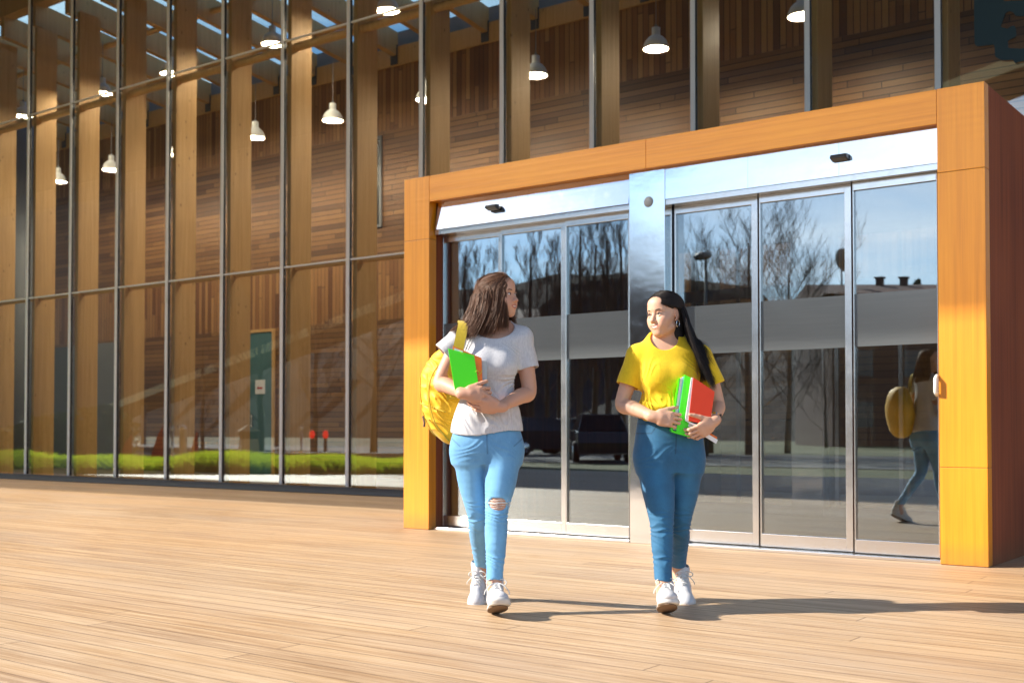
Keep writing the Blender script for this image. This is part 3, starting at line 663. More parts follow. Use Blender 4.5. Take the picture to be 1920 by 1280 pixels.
for i in range(26000):
    s_, w = rg.random()*gl_, rg.random()*2.2; b = ga + gd*s_ + gn*w; h = (.30 + .10*math.sin(s_*1.9)*math.sin(s_*.7+1) + rg.random()*.10)*min(1, .65+w); a = rg.random()*6.283; ln = rg.normal(0, .05, 2)
    k = len(v); c, s2 = math.cos(a)*.011, math.sin(a)*.011
    v += [(b.x-c, b.y-s2, -.1), (b.x+c, b.y+s2, -.1), (b.x+ln[0]+c*.4, b.y+ln[1]+s2*.4, h*.6), (b.x+ln[0]*2, b.y+ln[1]*2, h)]; f += [(k, k+1, k+2), (k, k+2, k+3)]
tag(mkobj('grass_bed', v, f, M['lush']), 'lush yellow green grass bed mirrored along the foot of the glass wall', 'grass', kind='stuff')
# kerb behind the grass, litter bin, bollards, red things, all mirrored in the tall glass
a, b = mpt(395, 845, 29, YF), mpt(790, 848, 27, YF); mb = MB(); dd = (b-a); n = Vector((dd.y, -dd.x, 0)).normalized()*.3
mb.prism([Vector((a.x, a.y, -.12)), Vector((b.x, b.y, -.12)), Vector((b.x, b.y, .3)), Vector((a.x, a.y, .3))], n)
tag(mb.build('low_wall', M['grey']), 'low pale wall mirrored behind the grass bed', 'wall')
p = pt(466, 27, -.12, YF); o = empty('litter_bin', p, .5); tag(o, 'beige square litter bin with pointed lid mirrored in the glass', 'litter bin')
M['beige'] = plain('beige_enamel', (0.55, 0.47, 0.33), .5)
mb = MB(); mb.add([(-.27,-.27,0),(.27,-.27,0),(.27,.27,0),(-.27,.27,0),(-.2,-.2,.78),(.2,-.2,.78),(.2,.2,.78),(-.2,.2,.78)], [(0,3,2,1),(4,5,6,7),(0,1,5,4),(1,2,6,5),(2,3,7,6),(3,0,4,7)]); mb.build('bin_body', M['beige'], o, bev=.01)
mb = MB()
for (x, y) in ((-.17,-.17),(.17,-.17),(.17,.17),(-.17,.17)): mb.box(x-.02, x+.02, y-.02, y+.02, .78, .98)
mb.box(-.15,.15,-.15,.15,.785,.97); mb.build('bin_opening', M['gasket'], o)
mb = MB(); mb.add([(-.26,-.26,.98),(.26,-.26,.98),(.26,.26,.98),(-.26,.26,.98),(0,0,1.17)], [(0,3,2,1),(0,1,4),(1,2,4),(2,3,4),(3,0,4)]); mb.build('bin_lid', M['beige'], o)
o0 = None
for px, D, nm in ((343, 28, 'thick round steel bollard mirrored in the fifth glass bay'), (323, 29, 'slim steel bollard mirrored beside the thick bollard'), (565, 27, 'slim steel post mirrored left of the red lights')):
    p = pt(px, D, -.12, YF); o = empty('bollard', p); r = .10 if px == 343 else .035
    mb = MB(); mb.tube([(0,0,0),(0,0,1.0)], r, 14); mb.build('post', M['beige'] if px == 343 else M['steel_b'], o, True)
    mb = MB(); mb.lathe([(0,.14),(r*.8,.11),(r*1.15,.05),(r*.8,0)], 14, c=(0,0,1.0)); mb.build('bollard_cap', M['steel_b'], o, True); tag(o, nm, 'bollard', 'bollards mirrored in the glass')
tr_ = NT('red_signal'); M['redl'] = tr_.bsdf((0.6, 0.0, 0.0), .4, None, Emission_Color=(1, .02, .01, 1), Emission_Strength=1.2)
for px, w in ((585, 'left'), (610, 'right')):
    p = pt(px, 30, -.12, YF); o = empty('signal_post', p); tag(o, 'dark post with a glowing red light, %s one of the pair' % w, 'signal light', 'pair of red signal lights')
    mb = MB(); mb.tube([(0,0,0),(0,0,.8)], .05, 10); mb.build('post', M['black'], o, True)
    mb = MB(); mb.lathe([(0,-.12),(.06,-.10),(.08,0),(.06,.10),(0,.12)], 16, c=(0,0,.88)); mb.build('red_light', M['redl'], o, True)
for px, w, h, lb in ((232, .9, .9, 'red triangular canvas seat mirrored in the fourth glass bay'), (292, .8, 1.1, 'tall red canvas seat mirrored before the thick bollard'), (362, .5, 1.0, 'narrow red canvas seat mirrored right of the thick bollard')):
    a = mpt(px-18*w, 850, 26, YF); b = mpt(px+18*w, 850, 26, YF); d_ = b-a; n = Vector((-d_.y, d_.x, 0)).normalized()*.04
    o = empty('canvas_seat', (a.x, a.y, -.12)); pts = [Vector((0,0,.1)), Vector((d_.x, d_.y, .0)), Vector((d_.x*.97, d_.y*.97, h)), Vector((d_.x*.6, d_.y*.6, h*.78))]
    mb = MB(); mb.prism(pts, n); mb.build('canvas', M['red'], o); mb = MB(); mb.tube([Vector((d_.x,d_.y,0)), Vector((d_.x*.97, d_.y*.97, h))], .02, 6); mb.build('frame', M['grey'], o)
    tag(o, lb, 'seat', 'red canvas seats mirrored in the glass')

# parked cars mirrored in the doors
M['tyre'] = plain('tyre', (0.02, 0.02, 0.02), .8); M['carglass'] = plain('car_glass', (0.02, 0.025, 0.03), .08)
te = NT('headlight_on'); M['headl'] = te.bsdf((.9, .9, .9), .2, None, Emission_Color=(1, .82, .5, 1), Emission_Strength=18)
def car(loc, rz, paint, label):
    o = empty('parked_car', loc, rz); tag(o, label, 'car', 'cars mirrored in the doors')
    prof = [(-2.1,.30,.72),(-2.15,.62,.78),(-1.95,.86,.8),(-1.1,.95,.84),(-.9,.97,.84),(1.5,.98,.84),(2.0,.92,.8),(2.12,.6,.8),(2.08,.30,.76)]
    mb = MB(); n = len(prof); vs = []
    for (x, z, w) in prof: vs += [(x, -w, z), (x, w, z)]
    base = [(x, -w*.96, .25) for (x, z, w) in prof] + [(x, w*.96, .25) for (x, z, w) in prof]
    mb.v = vs + base; fs = [(2*i, 2*i+2, 2*i+3, 2*i+1) for i in range(n-1)]
    fs += [(2*i, 2*n+i, 2*n+i+1, 2*i+2) for i in range(n-1)] + [(2*i+1, 2*i+3, 3*n+i+1, 3*n+i) for i in range(n-1)]
    mb.f = fs + [(0, 1, 3*n, 2*n), (2*n-2, 3*n-1, 4*n-1, 2*n-1)]; mb.m = [0]*len(mb.f); mb.build('body', paint, o, False, .05)
    cab = [(-1.15,.95,.78),(-.35,1.42,.60),(1.1,1.45,.60),(1.75,.98,.76)]
    mb = MB(); mb.v = [(x, sgn*w, z) for (x, z, w) in cab for sgn in (-1, 1)]; mb.f = [(0,2,3,1),(4,6,7,5),(0,6,4,2),(1,3,5,7)]; mb.m = [0]*4; mb.build('windows', M['carglass'], o, False, .02)
    mb = MB(); mb.box(-.40, 1.14, -.605, .605, 1.43, 1.475); mb.build('roof', paint, o, False, .02)
    for sx in (-1.3, 1.3):
        for sy in (-.80, .80):
            mb = MB(); mb.lathe([(.0,-.1),(.2,-.1),(.3,-.1),(.32,-.06),(.32,.06),(.3,.1),(.2,.1),(0,.1)], 20, M=Matrix.Translation((sx, sy, .32)) @ Matrix.Rotation(rad(90), 4, 'X')); w = mb.build('wheel', M['tyre'], o, True)
            mb = MB(); s = 1 if sy > 0 else -1; mb.lathe([(0,.015),(.18,.01),(.19,0)], 16, M=Matrix.Translation((sx, sy+s*.10, .32)) @ Matrix.Rotation(rad(-90*s), 4, 'X')); mb.build('rim', M['steel_b'], w, True)
    for sy in (-.55, .55):
        mb = MB(); mb.lathe([(0,.04),(.09,.03),(.11,0)], 14, M=Matrix.Translation((-2.13, sy, .68)) @ Matrix.Rotation(rad(-90), 4, 'Y')); mb.build('headlight', M['headl'], o, True)
    return o
cp = [plain('dark_car_paint', (0.02, 0.02, 0.025), .15), plain('silver_car_paint', (.3, .31, .33), .2, .6), plain('blue_car_paint', (.03, .05, .10), .2)]
for px, D, rz, k, lb in ((1120, 34, .9, 0, 'large black car mirrored between the two women'), (1010, 42, 1.9, 0, 'dark car with lit headlights mirrored right of the woman in grey'), (1085, 47, 1.7, 1, 'silver car with lit headlight mirrored in the third left door')):
    x, y, _ = pt(px, D, 0, YD); car((x, y, -.1), rz, cp[k], lb)
# ---------------------------------------------------------------- implicit surfaces for figures and clothing
f32 = np.float32
def V3(*a): return np.array(a, dtype=np.float64)
def nrm(v): v = np.asarray(v, float); return v / (np.linalg.norm(v) + 1e-12)
class Prim:
    def __init__(s, fn, lo, hi, k=0.012, op='u'): s.fn = fn; s.lo = np.array(lo, float); s.hi = np.array(hi, float); s.k = k; s.op = op
def cap(a, b, ra, rb, k=0.012, op='u', sx=None):
    a = V3(*a); b = V3(*b); ab = b-a; L2 = float(ab @ ab) + 1e-12; m = max(ra, rb)
    def fn(x, y, z):
        px, py, pz = x-a[0], y-a[1], z-a[2]
        t = np.clip((px*ab[0]+py*ab[1]+pz*ab[2])/L2, 0, 1)
        return np.sqrt((px-t*ab[0])**2+(py-t*ab[1])**2+(pz-t*ab[2])**2) - (ra+(rb-ra)*t)
    return Prim(fn, np.minimum(a, b)-m, np.maximum(a, b)+m, k, op)
def ell(c, r, R=None, k=0.012, op='u'):
    c = V3(*c); r = V3(*r); R = np.eye(3) if R is None else np.asarray(R, float); m = r.max()
    def fn(x, y, z):
        px, py, pz = x-c[0], y-c[1], z-c[2]
        q = [px*R[0, i]+py*R[1, i]+pz*R[2, i] for i in range(3)]
        k0 = np.sqrt(sum((q[i]/r[i])**2 for i in range(3))) + 1e-9; k1 = np.sqrt(sum((q[i]/r[i]**2)**2 for i in range(3))) + 1e-9
        return k0*(k0-1)/k1
    return Prim(fn, c-m, c+m, k, op)
def rbox(c, h, r, R=None, k=0.006, op='u'):
    c = V3(*c); h = V3(*h); R = np.eye(3) if R is None else np.asarray(R, float); m = np.linalg.norm(h)+r
    def fn(x, y, z):
        px, py, pz = x-c[0], y-c[1], z-c[2]
        q = [np.abs(px*R[0, i]+py*R[1, i]+pz*R[2, i])-h[i]+r for i in range(3)]
        return np.sqrt(sum(np.maximum(v, 0)**2 for v in q)) + np.minimum(np.maximum(np.maximum(q[0], q[1]), q[2]), 0) - r
    return Prim(fn, c-m, c+m, k, op)
def cat(xs, ys, n=12):
    """Catmull-Rom densify of table ys over increasing xs"""
    xs = np.asarray(xs, float); ys = np.asarray(ys, float); N = len(xs); X = []; Y = []
    for i in range(N-1):
        p0 = ys[max(i-1, 0)]; p1 = ys[i]; p2 = ys[i+1]; p3 = ys[min(i+2, N-1)]
        d = xs[i+1]-xs[i]; m1 = (p2-p0)/max(1e-6, xs[i+1]-xs[max(i-1, 0)])*d; m2 = (p3-p1)/max(1e-6, xs[min(i+2, N-1)]-xs[i])*d
        for j in range(n):
            t = j/n; X.append(xs[i]+d*t); Y.append((2*t**3-3*t*t+1)*p1+(t**3-2*t*t+t)*m1+(-2*t**3+3*t*t)*p2+(t**3-t*t)*m2)
    X.append(xs[-1]); Y.append(ys[-1]); return np.array(X), np.array(Y)
def loft(rows, off=0.0, k=0.02, e=2.3, op='u'):
    """rows: (z, cx, cy, rx, ry), any order; a stack of superellipses"""
    rows = sorted(rows); T = np.array(rows, float); zs = T[:, 0]; cols = [cat(zs, T[:, i]) for i in range(1, 5)]
    z0, z1 = zs[0], zs[-1]; m = T[:, 3:].max()+off
    def fn(x, y, z):
        zc = np.clip(z, z0, z1); cx, cy, rx, ry = [np.interp(zc, c[0], c[1]) for c in cols]; rx = rx+off; ry = ry+off
        d = ((np.abs(x-cx)/rx)**e + (np.abs(y-cy)/ry)**e)**(1/e)
        g = (d-1)*np.minimum(rx, ry)*np.where(d > 1, 1.0, 1.0)
        dz = np.maximum(z0-z, z-z1)
        return np.where(dz > 0, np.sqrt(np.maximum(g, 0)**2+dz**2), np.maximum(g, dz))
    lo = [(T[:, 1]-T[:, 3]).min()-off, (T[:, 2]-T[:, 4]).min()-off, z0]; hi = [(T[:, 1]+T[:, 3]).max()+off, (T[:, 2]+T[:, 4]).max()+off, z1]
    return Prim(fn, lo, hi, k, op)
def chain(pts, rs, k=0.015):
    """tapered limb through catmull points"""
    P = np.array(pts, float); n = len(P); t = np.arange(n); N = 5
    C = [cat(t, P[:, i], N)[1] for i in range(3)]; R = cat(t, rs, N)[1]; Q = np.stack(C, 1)
    out = [cap(Q[i], Q[i+1], R[i], R[i+1], 0.004) for i in range(len(Q)-1)]
    g = Group(out, k); return g
class Group(Prim):
    def __init__(s, ps, k=0.012, op='u'):
        s.ps = ps; s.k = k; s.op = op; s.lo = np.min([p.lo for p in ps], 0); s.hi = np.max([p.hi for p in ps], 0)
        def fn(x, y, z):
            r = None
            for p in ps:
                d = p.fn(x, y, z); r = d if r is None else smin(r, d, p.k)
            return r
        s.fn = fn
def smin(a, b, k):
    if k <= 0: return np.minimum(a, b)
    h = np.maximum(k-np.abs(a-b), 0)/k; return np.minimum(a, b) - h*h*k*0.25
def smax(a, b, k): return -smin(-a, -b, k)
def evalp(prims, x, y, z):
    r = np.full(x.shape, 0.3)
    for p in prims:
        d = p.fn(x, y, z)
        if p.op == 'u': r = smin(r, d, p.k)
        elif p.op == 's': r = smax(r, -d, p.k)
        else: r = smax(r, d, p.k)
    return r
def field(prims, lo, hi, h):
    lo = np.asarray(lo, float); hi = np.asarray(hi, float); n = np.ceil((hi-lo)/h).astype(int)+1
    Fd = np.full(n, 0.3, dtype=f32); ax = [lo[i]+h*np.arange(n[i]) for i in range(3)]
    for p in prims:
        if p.op == 'i': sl = [slice(0, n[i]) for i in range(3)]
        else:
            m = p.k+4*h; a = np.clip(np.floor((p.lo-m-lo)/h).astype(int), 0, n); b = np.clip(np.ceil((p.hi+m-lo)/h).astype(int)+1, 0, n)
            if (b-a).min() <= 0: continue
            sl = [slice(a[i], b[i]) for i in range(3)]
        x = ax[0][sl[0]][:, None, None]; y = ax[1][sl[1]][None, :, None]; z = ax[2][sl[2]][None, None, :]
        d = p.fn(x, y, z); c = Fd[tuple(sl)]
        if p.op == 'u': Fd[tuple(sl)] = smin(c, d, p.k)
        elif p.op == 's': Fd[tuple(sl)] = smax(c, -d, p.k)
        else: Fd[tuple(sl)] = smax(c, d, p.k)
    return Fd, lo
def surfnet(Fd, lo, h):
    s = Fd < 0; n = np.array(Fd.shape)
    c = np.zeros(n-1, np.int8)
    offs = [(i, j, k) for i in (0, 1) for j in (0, 1) for k in (0, 1)]
    for (i, j, k) in offs: c += s[i:n[0]-1+i, j:n[1]-1+j, k:n[2]-1+k]
    idx = np.argwhere((c > 0) & (c < 8))
    vals = np.stack([Fd[idx[:, 0]+o[0], idx[:, 1]+o[1], idx[:, 2]+o[2]] for o in offs], 1).astype(float)
    P = np.zeros((len(idx), 3)); ct = np.zeros(len(idx)); oa = np.array(offs, float)
    for a in range(8):
        for b in range(a+1, 8):
            if np.abs(oa[a]-oa[b]).sum() != 1: continue
            m = (vals[:, a] < 0) != (vals[:, b] < 0); t = vals[m, a]/(vals[m, a]-vals[m, b])
            P[m] += oa[a]+(oa[b]-oa[a])*t[:, None]; ct[m] += 1
    verts = (P/ct[:, None]+idx)*h+lo
    vid = np.full(n-1, -1, np.int64); vid[tuple(idx.T)] = np.arange(len(idx)); faces = []
    for ax in range(3):
        b, d = (ax+1) % 3, (ax+2) % 3
        A = [slice(None)]*3; Bs = [slice(None)]*3; A[ax] = slice(0, n[ax]-1); Bs[ax] = slice(1, n[ax])
        sa, sb = s[tuple(A)], s[tuple(Bs)]; e = np.argwhere(sa != sb); e = e[(e[:, b] > 0) & (e[:, d] > 0) & (e[:, b] < n[b]-1) & (e[:, d] < n[d]-1)]
        def g(db, dd):
            q = e.copy(); q[:, b] -= db; q[:, d] -= dd; return vid[tuple(q.T)]
        Q = np.stack([g(1, 1), g(0, 1), g(0, 0), g(1, 0)], 1); fl = ~sa[tuple(e.T)]; Q[fl] = Q[fl][:, ::-1]; faces.append(Q)
    return verts, np.concatenate(faces)
def smooth_mesh(v, f, it=1, lam=0.5):
    e = np.concatenate([f[:, [0, 1]], f[:, [1, 2]], f[:, [2, 3]], f[:, [3, 0]]]); e = np.unique(np.sort(e, 1), axis=0)
    for _ in range(it):
        acc = np.zeros_like(v); ct = np.zeros(len(v))
        for a, b in ((0, 1), (1, 0)):
            for i in range(3): acc[:, i] += np.bincount(e[:, a], v[e[:, b], i], len(v))
            ct += np.bincount(e[:, a], minlength=len(v))
        v = v + lam*(acc/np.maximum(ct, 1)[:, None]-v)
    return v
def sdf_obj(name, prims, lo, hi, h, mat, parent=None, colfn=None, it=1, disp=None, parts=None):
    """parts: list of (lo, hi, h) boxes meshed at their own resolution"""
    VV = []; FF = []; nv = 0
    for (l, u, hh) in (parts or [(lo, hi, h)]):
        Fd, l0 = field(prims, l, u, hh); v, f = surfnet(Fd, l0, hh)
        if it: v = smooth_mesh(v, f, it)
        VV.append(v); FF.append(f+nv); nv += len(v)
    v = np.concatenate(VV); f = np.concatenate(FF)
    if disp is not None:
        fn_ = np.cross(v[f[:, 2]]-v[f[:, 0]], v[f[:, 3]]-v[f[:, 1]]); N_ = np.zeros_like(v)
        for c_ in range(4):
            for i_ in range(3): N_[:, i_] += np.bincount(f[:, c_], fn_[:, i_], len(v))
        N_ /= np.linalg.norm(N_, axis=1)[:, None]+1e-12
        v = v+N_*disp(v)[:, None]
    me = bpy.data.meshes.new(name); me.vertices.add(len(v)); me.vertices.foreach_set('co', v.astype(f32).ravel())
    me.loops.add(f.size); me.loops.foreach_set('vertex_index', f.astype(np.int32).ravel())
    me.polygons.add(len(f)); me.polygons.foreach_set('loop_start', (np.arange(len(f))*4).astype(np.int32))
    try: me.polygons.foreach_set('loop_total', np.full(len(f), 4, np.int32))
    except Exception: pass
    me.update(calc_edges=True); me.validate(); me.polygons.foreach_set('use_smooth', [True]*len(me.polygons))
    if colfn is not None:
        c = colfn(v); at = me.color_attributes.new('Col', 'FLOAT_COLOR', 'POINT')
        if len(at.data) == len(c):
            at.data.foreach_set('color', np.concatenate([c, np.ones((len(c), 1))], 1).astype(f32).ravel())
    me.materials.append(mat)
    o = bpy.data.objects.new(name, me); COL.objects.link(o)
    if parent: o.parent = parent
    return o

class Fig:
    """a figure's own frame: x to the right of the picture, y away from the viewer, z up"""
    def __init__(s, px0, D0): s.px0 = px0; s.D0 = D0; s.r0 = (px0-960)/F*D0
    def p(s, px, py, y=0.0):
        D = s.D0+y; a = (YC-py)/F; Z = D*(math.sin(PITCH)+a*math.cos(PITCH))/(math.cos(PITCH)-a*math.sin(PITCH))
        fw = D*math.cos(PITCH)+Z*math.sin(PITCH); return V3((px-960)/F*fw-s.r0, y, HC+Z)
    def x(s, px, y=0.0): return (px-960)/F*(s.D0+y)-s.r0
    def z(s, py, y=0.0): return s.p(s.px0, py, y)[2]
    def w(s, hw): return hw*s.D0/F
    def root(s, name):
        return empty(name, W(s.r0, s.D0, 0), PSI)

def rot_axis(ax, a):
    ax = nrm(ax); c, s = math.cos(a), math.sin(a); x, y, z = ax
    return np.array([[c+x*x*(1-c), x*y*(1-c)-z*s, x*z*(1-c)+y*s], [y*x*(1-c)+z*s, c+y*y*(1-c), y*z*(1-c)-x*s], [z*x*(1-c)-y*s, z*y*(1-c)+x*s, c+z*z*(1-c)]])
def hand(wr, d, back, flip=1, curl=(40, 55, 35), spread=0.5, thumb=(0.75, 0.55, 25), sc=1.0):
    """wr wrist, d towards the fingers, back = outward normal of the back of the hand; flip picks the thumb side"""
    d = nrm(d); back = nrm(np.asarray(back, float) - d*np.dot(back, d)); s = np.cross(d, back)*flip
    ps = []; wr = np.asarray(wr, float)
    R = np.stack([s, d, back], 1)
    ps.append(ell(wr+d*.045*sc, (.040*sc, .050*sc, .0155*sc), R, .012)); ps.append(rbox(wr+d*.052*sc, (.038*sc, .034*sc, .0125*sc), .012*sc, R, .012))
    ps.append(cap(wr-d*.02, wr+d*.03, .0235*sc, .024*sc, .02))
    L = [(.043, .026, .020), (.047, .029, .021), (.043, .027, .021), (.034, .021, .018)]; r0 = [.0092, .0096, .0090, .0080]
    for i in range(4):
        o = (.030-.0202*i)*sc; base = wr+d*(.086-.004*(i in (0, 3))-.004*(i == 3))*sc+s*o
        dd = nrm(d+s*(1.5-i)*.07*spread); ax = s; ang = 0; p = base; r = r0[i]*sc
        for j in range(3):
            ang += rad(curl[j]+(i-1.5)*2.5); q = p + (dd*math.cos(ang)-back*math.sin(ang))*L[i][j]*sc
            ps.append(cap(p, q, r, r*.93, .0035)); ps.append(ell(p+back*.001, (r*1.07,)*3, None, .004)); p = q; r *= .93
    a, b_, cu = thumb; tb = wr+d*.022*sc+s*.026*sc; td = nrm(s*a+d*b_-back*.25)
    q = tb+td*.040*sc; ps.append(cap(tb, q, .0155*sc, .0118*sc, .012))
    td2 = nrm(td*math.cos(rad(cu))+d*math.sin(rad(cu))-back*.1); q2 = q+td2*.031*sc; ps.append(cap(q, q2, .0112*sc, .0103*sc, .004))
    td3 = nrm(td2*math.cos(rad(cu*.7))+d*math.sin(rad(cu*.7))); ps.append(cap(q2, q2+td3*.022*sc, .0102*sc, .0085*sc, .003))
    return ps

def head_prims(c, Rm, sc=1.0, fem=1.0, smile=1.0):
    """face looks along local -y; Rm columns are the local axes"""
    P = lambda x, y, z: c + Rm @ (V3(x, y, z)*sc)
    E = lambda x, y, z, a, b, d, k=.012, op='u', R=None: ell(P(x, y, z), (a*sc, b*sc, d*sc), Rm if R is None else Rm @ R, k, op)
    C = lambda a, b, ra, rb, k=.008, op='u': cap(P(*a), P(*b), ra*sc, rb*sc, k, op)
    ps = [E(0, .016, .034, .0735, .093, .080, .01), E(0, -.020, -.010, .062, .068, .080, .03), E(0, -.036, -.058, .042, .046, .042, .03), E(0, -.066, -.088, .021, .017, .017, .025)]
    for s in (-1, 1):
        ps += [E(s*.038, -.053, -.022, .027, .031, .024, .022), C((s*.048, -.008, -.066), (s*.015, -.060, -.090), .015, .0135, .022), E(s*.030, -.064, -.048, .022, .022, .024, .022),
               C((s*.012, -.083, .026), (s*.042, -.068, .026), .0085, .008, .014)]
    ps += [E(0, -.058, .060, .050, .035, .036, .03)]
    for s in (-1, 1): ps += [E(s*.031, -.092, .004, .0165, .012, .0105, .012, 's')]
    for s in (-1, 1): ps += [E(s*.031, -.0735, .0035, .0155, .0125, .0125, .003), C((s*.0185, -.0835, .0095), (s*.031, -.0895, .0135), .0022, .0028, .004), C((s*.031, -.0895, .0135), (s*.0455, -.080, .0085), .0028, .0022, .004),
                              C((s*.019, -.083, -.0035), (s*.032, -.0862, -.0065), .0018, .0020, .005), C((s*.032, -.0862, -.0065), (s*.0445, -.079, -.001), .002, .0018, .005)]
    ps += [C((0, -.082, .014), (0, -.103, -.026), .0062, .0085, .012), E(0, -.105, -.029, .0100, .0095, .0085, .008)]
    for s in (-1, 1): ps += [E(s*.0115, -.094, -.032, .0072, .009, .0068, .006), E(s*.0065, -.103, -.0375, .0032, .004, .003, .003, 's')]
    # mouth: muzzle, lips, parted smile
    ps += [E(0, -.066, -.056, .030, .022, .022, .018)]
    w = .0270*(1+.16*smile)
    pts = [(-w, -.0755, -.0545+.0055*smile), (-w*.5, -.0868, -.0535), (-.004, -.0915, -.0515), (.004, -.0915, -.0515), (w*.5, -.0868, -.0535), (w, -.0755, -.0545+.0055*smile)]
    for a, b in zip(pts[:-1], pts[1:]): ps.append(C(a, b, .0034, .0034, .004))
    pts = [(-w, -.0755, -.0545+.0055*smile), (-w*.5, -.0858, -.0645), (0, -.0893, -.0672), (w*.5, -.0858, -.0645), (w, -.0755, -.0545+.0055*smile)]
    for a, b in zip(pts[:-1], pts[1:]): ps.append(C(a, b, .0040, .0044, .004))
    ps += [E(0, -.099, -.0583, .0185, .010, .0028, .003, 's')]
    for s in (-1, 1):
        ps += [E(s*.0745, .008, -.002, .006, .016, .029, .006, R=rot_axis((1, 0, 0), .2)), C((s*.075, .002, -.028), (s*.071, -.002, -.032), .006, .005, .006), E(s*.080, .004, .002, .004, .009, .018, .004, 's')]
    return ps
def face_color(v, c, Rm, sc, skin, blush, lip, col_mask=None):
    q = (v-c) @ Rm / sc; n = len(v); col = np.tile(np.array(skin), (n, 1))
    def blend(m, cc):
        nonlocal col; col = col*(1-m[:, None])+np.array(cc)*m[:, None]
    g = lambda x, y, z, a, b, d: np.exp(-(((q[:, 0]-x)/a)**2+((q[:, 1]-y)/b)**2+((q[:, 2]-z)/d)**2))
    for s in (-1, 1): blend(.40*g(s*.040, -.065, -.028, .020, .03, .018), blush)
    blend(.35*g(0, -.108, -.030, .012, .02, .010), blush)
    for s in (-1, 1): blend(.25*g(s*.08, 0, -.005, .012, .02, .03), blush)
    ux, uz = q[:, 0]/.0300, (q[:, 2]+.0590-q[:, 0]**2*5)/.0105
    m = np.clip((1.05-np.sqrt(ux**2+uz**2))*6, 0, 1)*(q[:, 1] < -.074)*(q[:, 2] > -.0735)*(q[:, 2] < -.0470)
    blend(m*.75, lip)
    mi = np.clip((1-np.sqrt((q[:, 0]/.0190)**2+((q[:, 2]+.0583-q[:, 0]**2*5)/.0034)**2))*5, 0, 1)*(q[:, 1] < -.07); blend(mi, (0.72, 0.68, 0.62))
    for s in (-1, 1):   # soft upper lid / lash line colouring
        m = np.exp(-(((q[:, 0]-s*.032)/.0135)**2+((q[:, 2]-.0105)/.0024)**2))*(q[:, 1] < -.07); blend(.35*m, tuple(x*.4 for x in skin))
    return col
def face_bits(root, c, Rm, sc, iris, brow, look=(0, 0), lash=True, squint=1.0):
    P = lambda x, y, z: Vector(c + Rm @ (V3(x, y, z)*sc))
    for s in (-1, 1):
        # almond eye: a sliver of the eyeball between the lids
        mb = MB(); n = 10; cx, cz = s*.0315, .0035; vs = []; fs = []
        for i in range(n+1):
            t = i/n*2-1; x = cx+t*.0140
            for j in range(5):
                w = (j/4*2-1); zz = cz+.0004+w*.0047*squint*(1-t*t)**.6+.0012*t*s*(1)
                rr = .0142; yy = -.0742-math.sqrt(max(1e-8, rr**2-(x-cx)**2*.9-(zz-cz)**2)); vs.append(P(x, yy, zz))
        for i in range(n):
            for j in range(4): fs.append((i*5+j, (i+1)*5+j, (i+1)*5+j+1, i*5+j+1))
        mb.add(vs, fs); e = mb.build('eye', M['sclera'], root, True)
        mb = MB(); vs = [P(cx+look[0], -.0742-.01455, cz+look[1])]; k = 16
        for r_, dy in ((.0050, .0006),):
            for j in range(k):
                a = 6.283*j/k; zz = max(-.0046*squint, min(.0046*squint, r_*math.sin(a))); vs.append(P(cx+look[0]+r_*math.cos(a), -.0742-.01455+dy, cz+look[1]+zz))
        mb.add(vs, [(0, 1+j, 1+(j+1) % k) for j in range(k)]); mb.build('iris', iris, e)
        mb = MB(); pts = [P(cx-s*.0145, -.0835, cz+.0012), P(cx-s*.008, -.0893, cz+.0050*squint+.0008), P(cx, -.0903, cz+.0060*squint+.0008), P(cx+s*.008, -.0880, cz+.0050*squint+.0012), P(cx+s*.0155, -.0815, cz+.0022)]
        mb.tube(pts, [.0008*sc, .0013*sc, .0015*sc, .0015*sc, .0007*sc], 5); mb.build('eyelashes', M['lash'], e, True)
        mb = MB(); pts = [P(s*.013, -.0920, .0230), P(s*.022, -.0925, .0262), P(s*.034, -.0875, .0285), P(s*.044, -.0775, .0262), P(s*.050, -.069, .0222)]
        mb.tube(pts, [.0021*sc, .0028*sc, .0025*sc, .0018*sc, .0007*sc], 6); mb.build('eyebrow', brow, root, True)

def strands(name, curves, mat, parent, w=0.0016, seed=1):
    """curves: list of (n,3) arrays; each becomes a slim three-sided lock, hair colour varies per lock through a colour attribute"""
    R = np.random.default_rng(seed); VV = []; FF = []; CC = []; nv = 0
    for cpts in curves:
        n = len(cpts); t = np.gradient(cpts, axis=0); t /= np.linalg.norm(t, axis=1)[:, None]+1e-9
        a = np.cross(t, nrm(R.normal(size=3))); a /= np.linalg.norm(a, axis=1)[:, None]+1e-9; b = np.cross(t, a)
        rr = w*R.uniform(.6, 1.4)*np.clip(np.sin(np.linspace(.35, 3.05, n))*1.25, .12, 1)
        rg_ = [cpts+(a*math.cos(q)+b*math.sin(q))*rr[:, None] for q in (0, 2.09, 4.19)]
        VV.append(np.stack(rg_, 1).reshape(-1, 3)); i = np.arange(n-1)[:, None]*3+nv
        for j in range(3): FF.append(np.concatenate([i+j, i+(j+1) % 3, i+3+(j+1) % 3, i+3+j], 1))
        CC.append(np.full(3*n, R.random())); nv += 3*n
    v = np.concatenate(VV); f = np.concatenate(FF); c = np.concatenate(CC)
    me = bpy.data.meshes.new(name); me.from_pydata(v.tolist(), [], f.tolist()); me.update(); me.polygons.foreach_set('use_smooth', [True]*len(me.polygons))
    at = me.color_attributes.new('Col', 'FLOAT_COLOR', 'POINT'); at.data.foreach_set('color', np.stack([c, c, c, np.ones_like(c)], 1).astype(f32).ravel())
    me.materials.append(mat); o = bpy.data.objects.new(name, me); COL.objects.link(o); o.parent = parent; return o

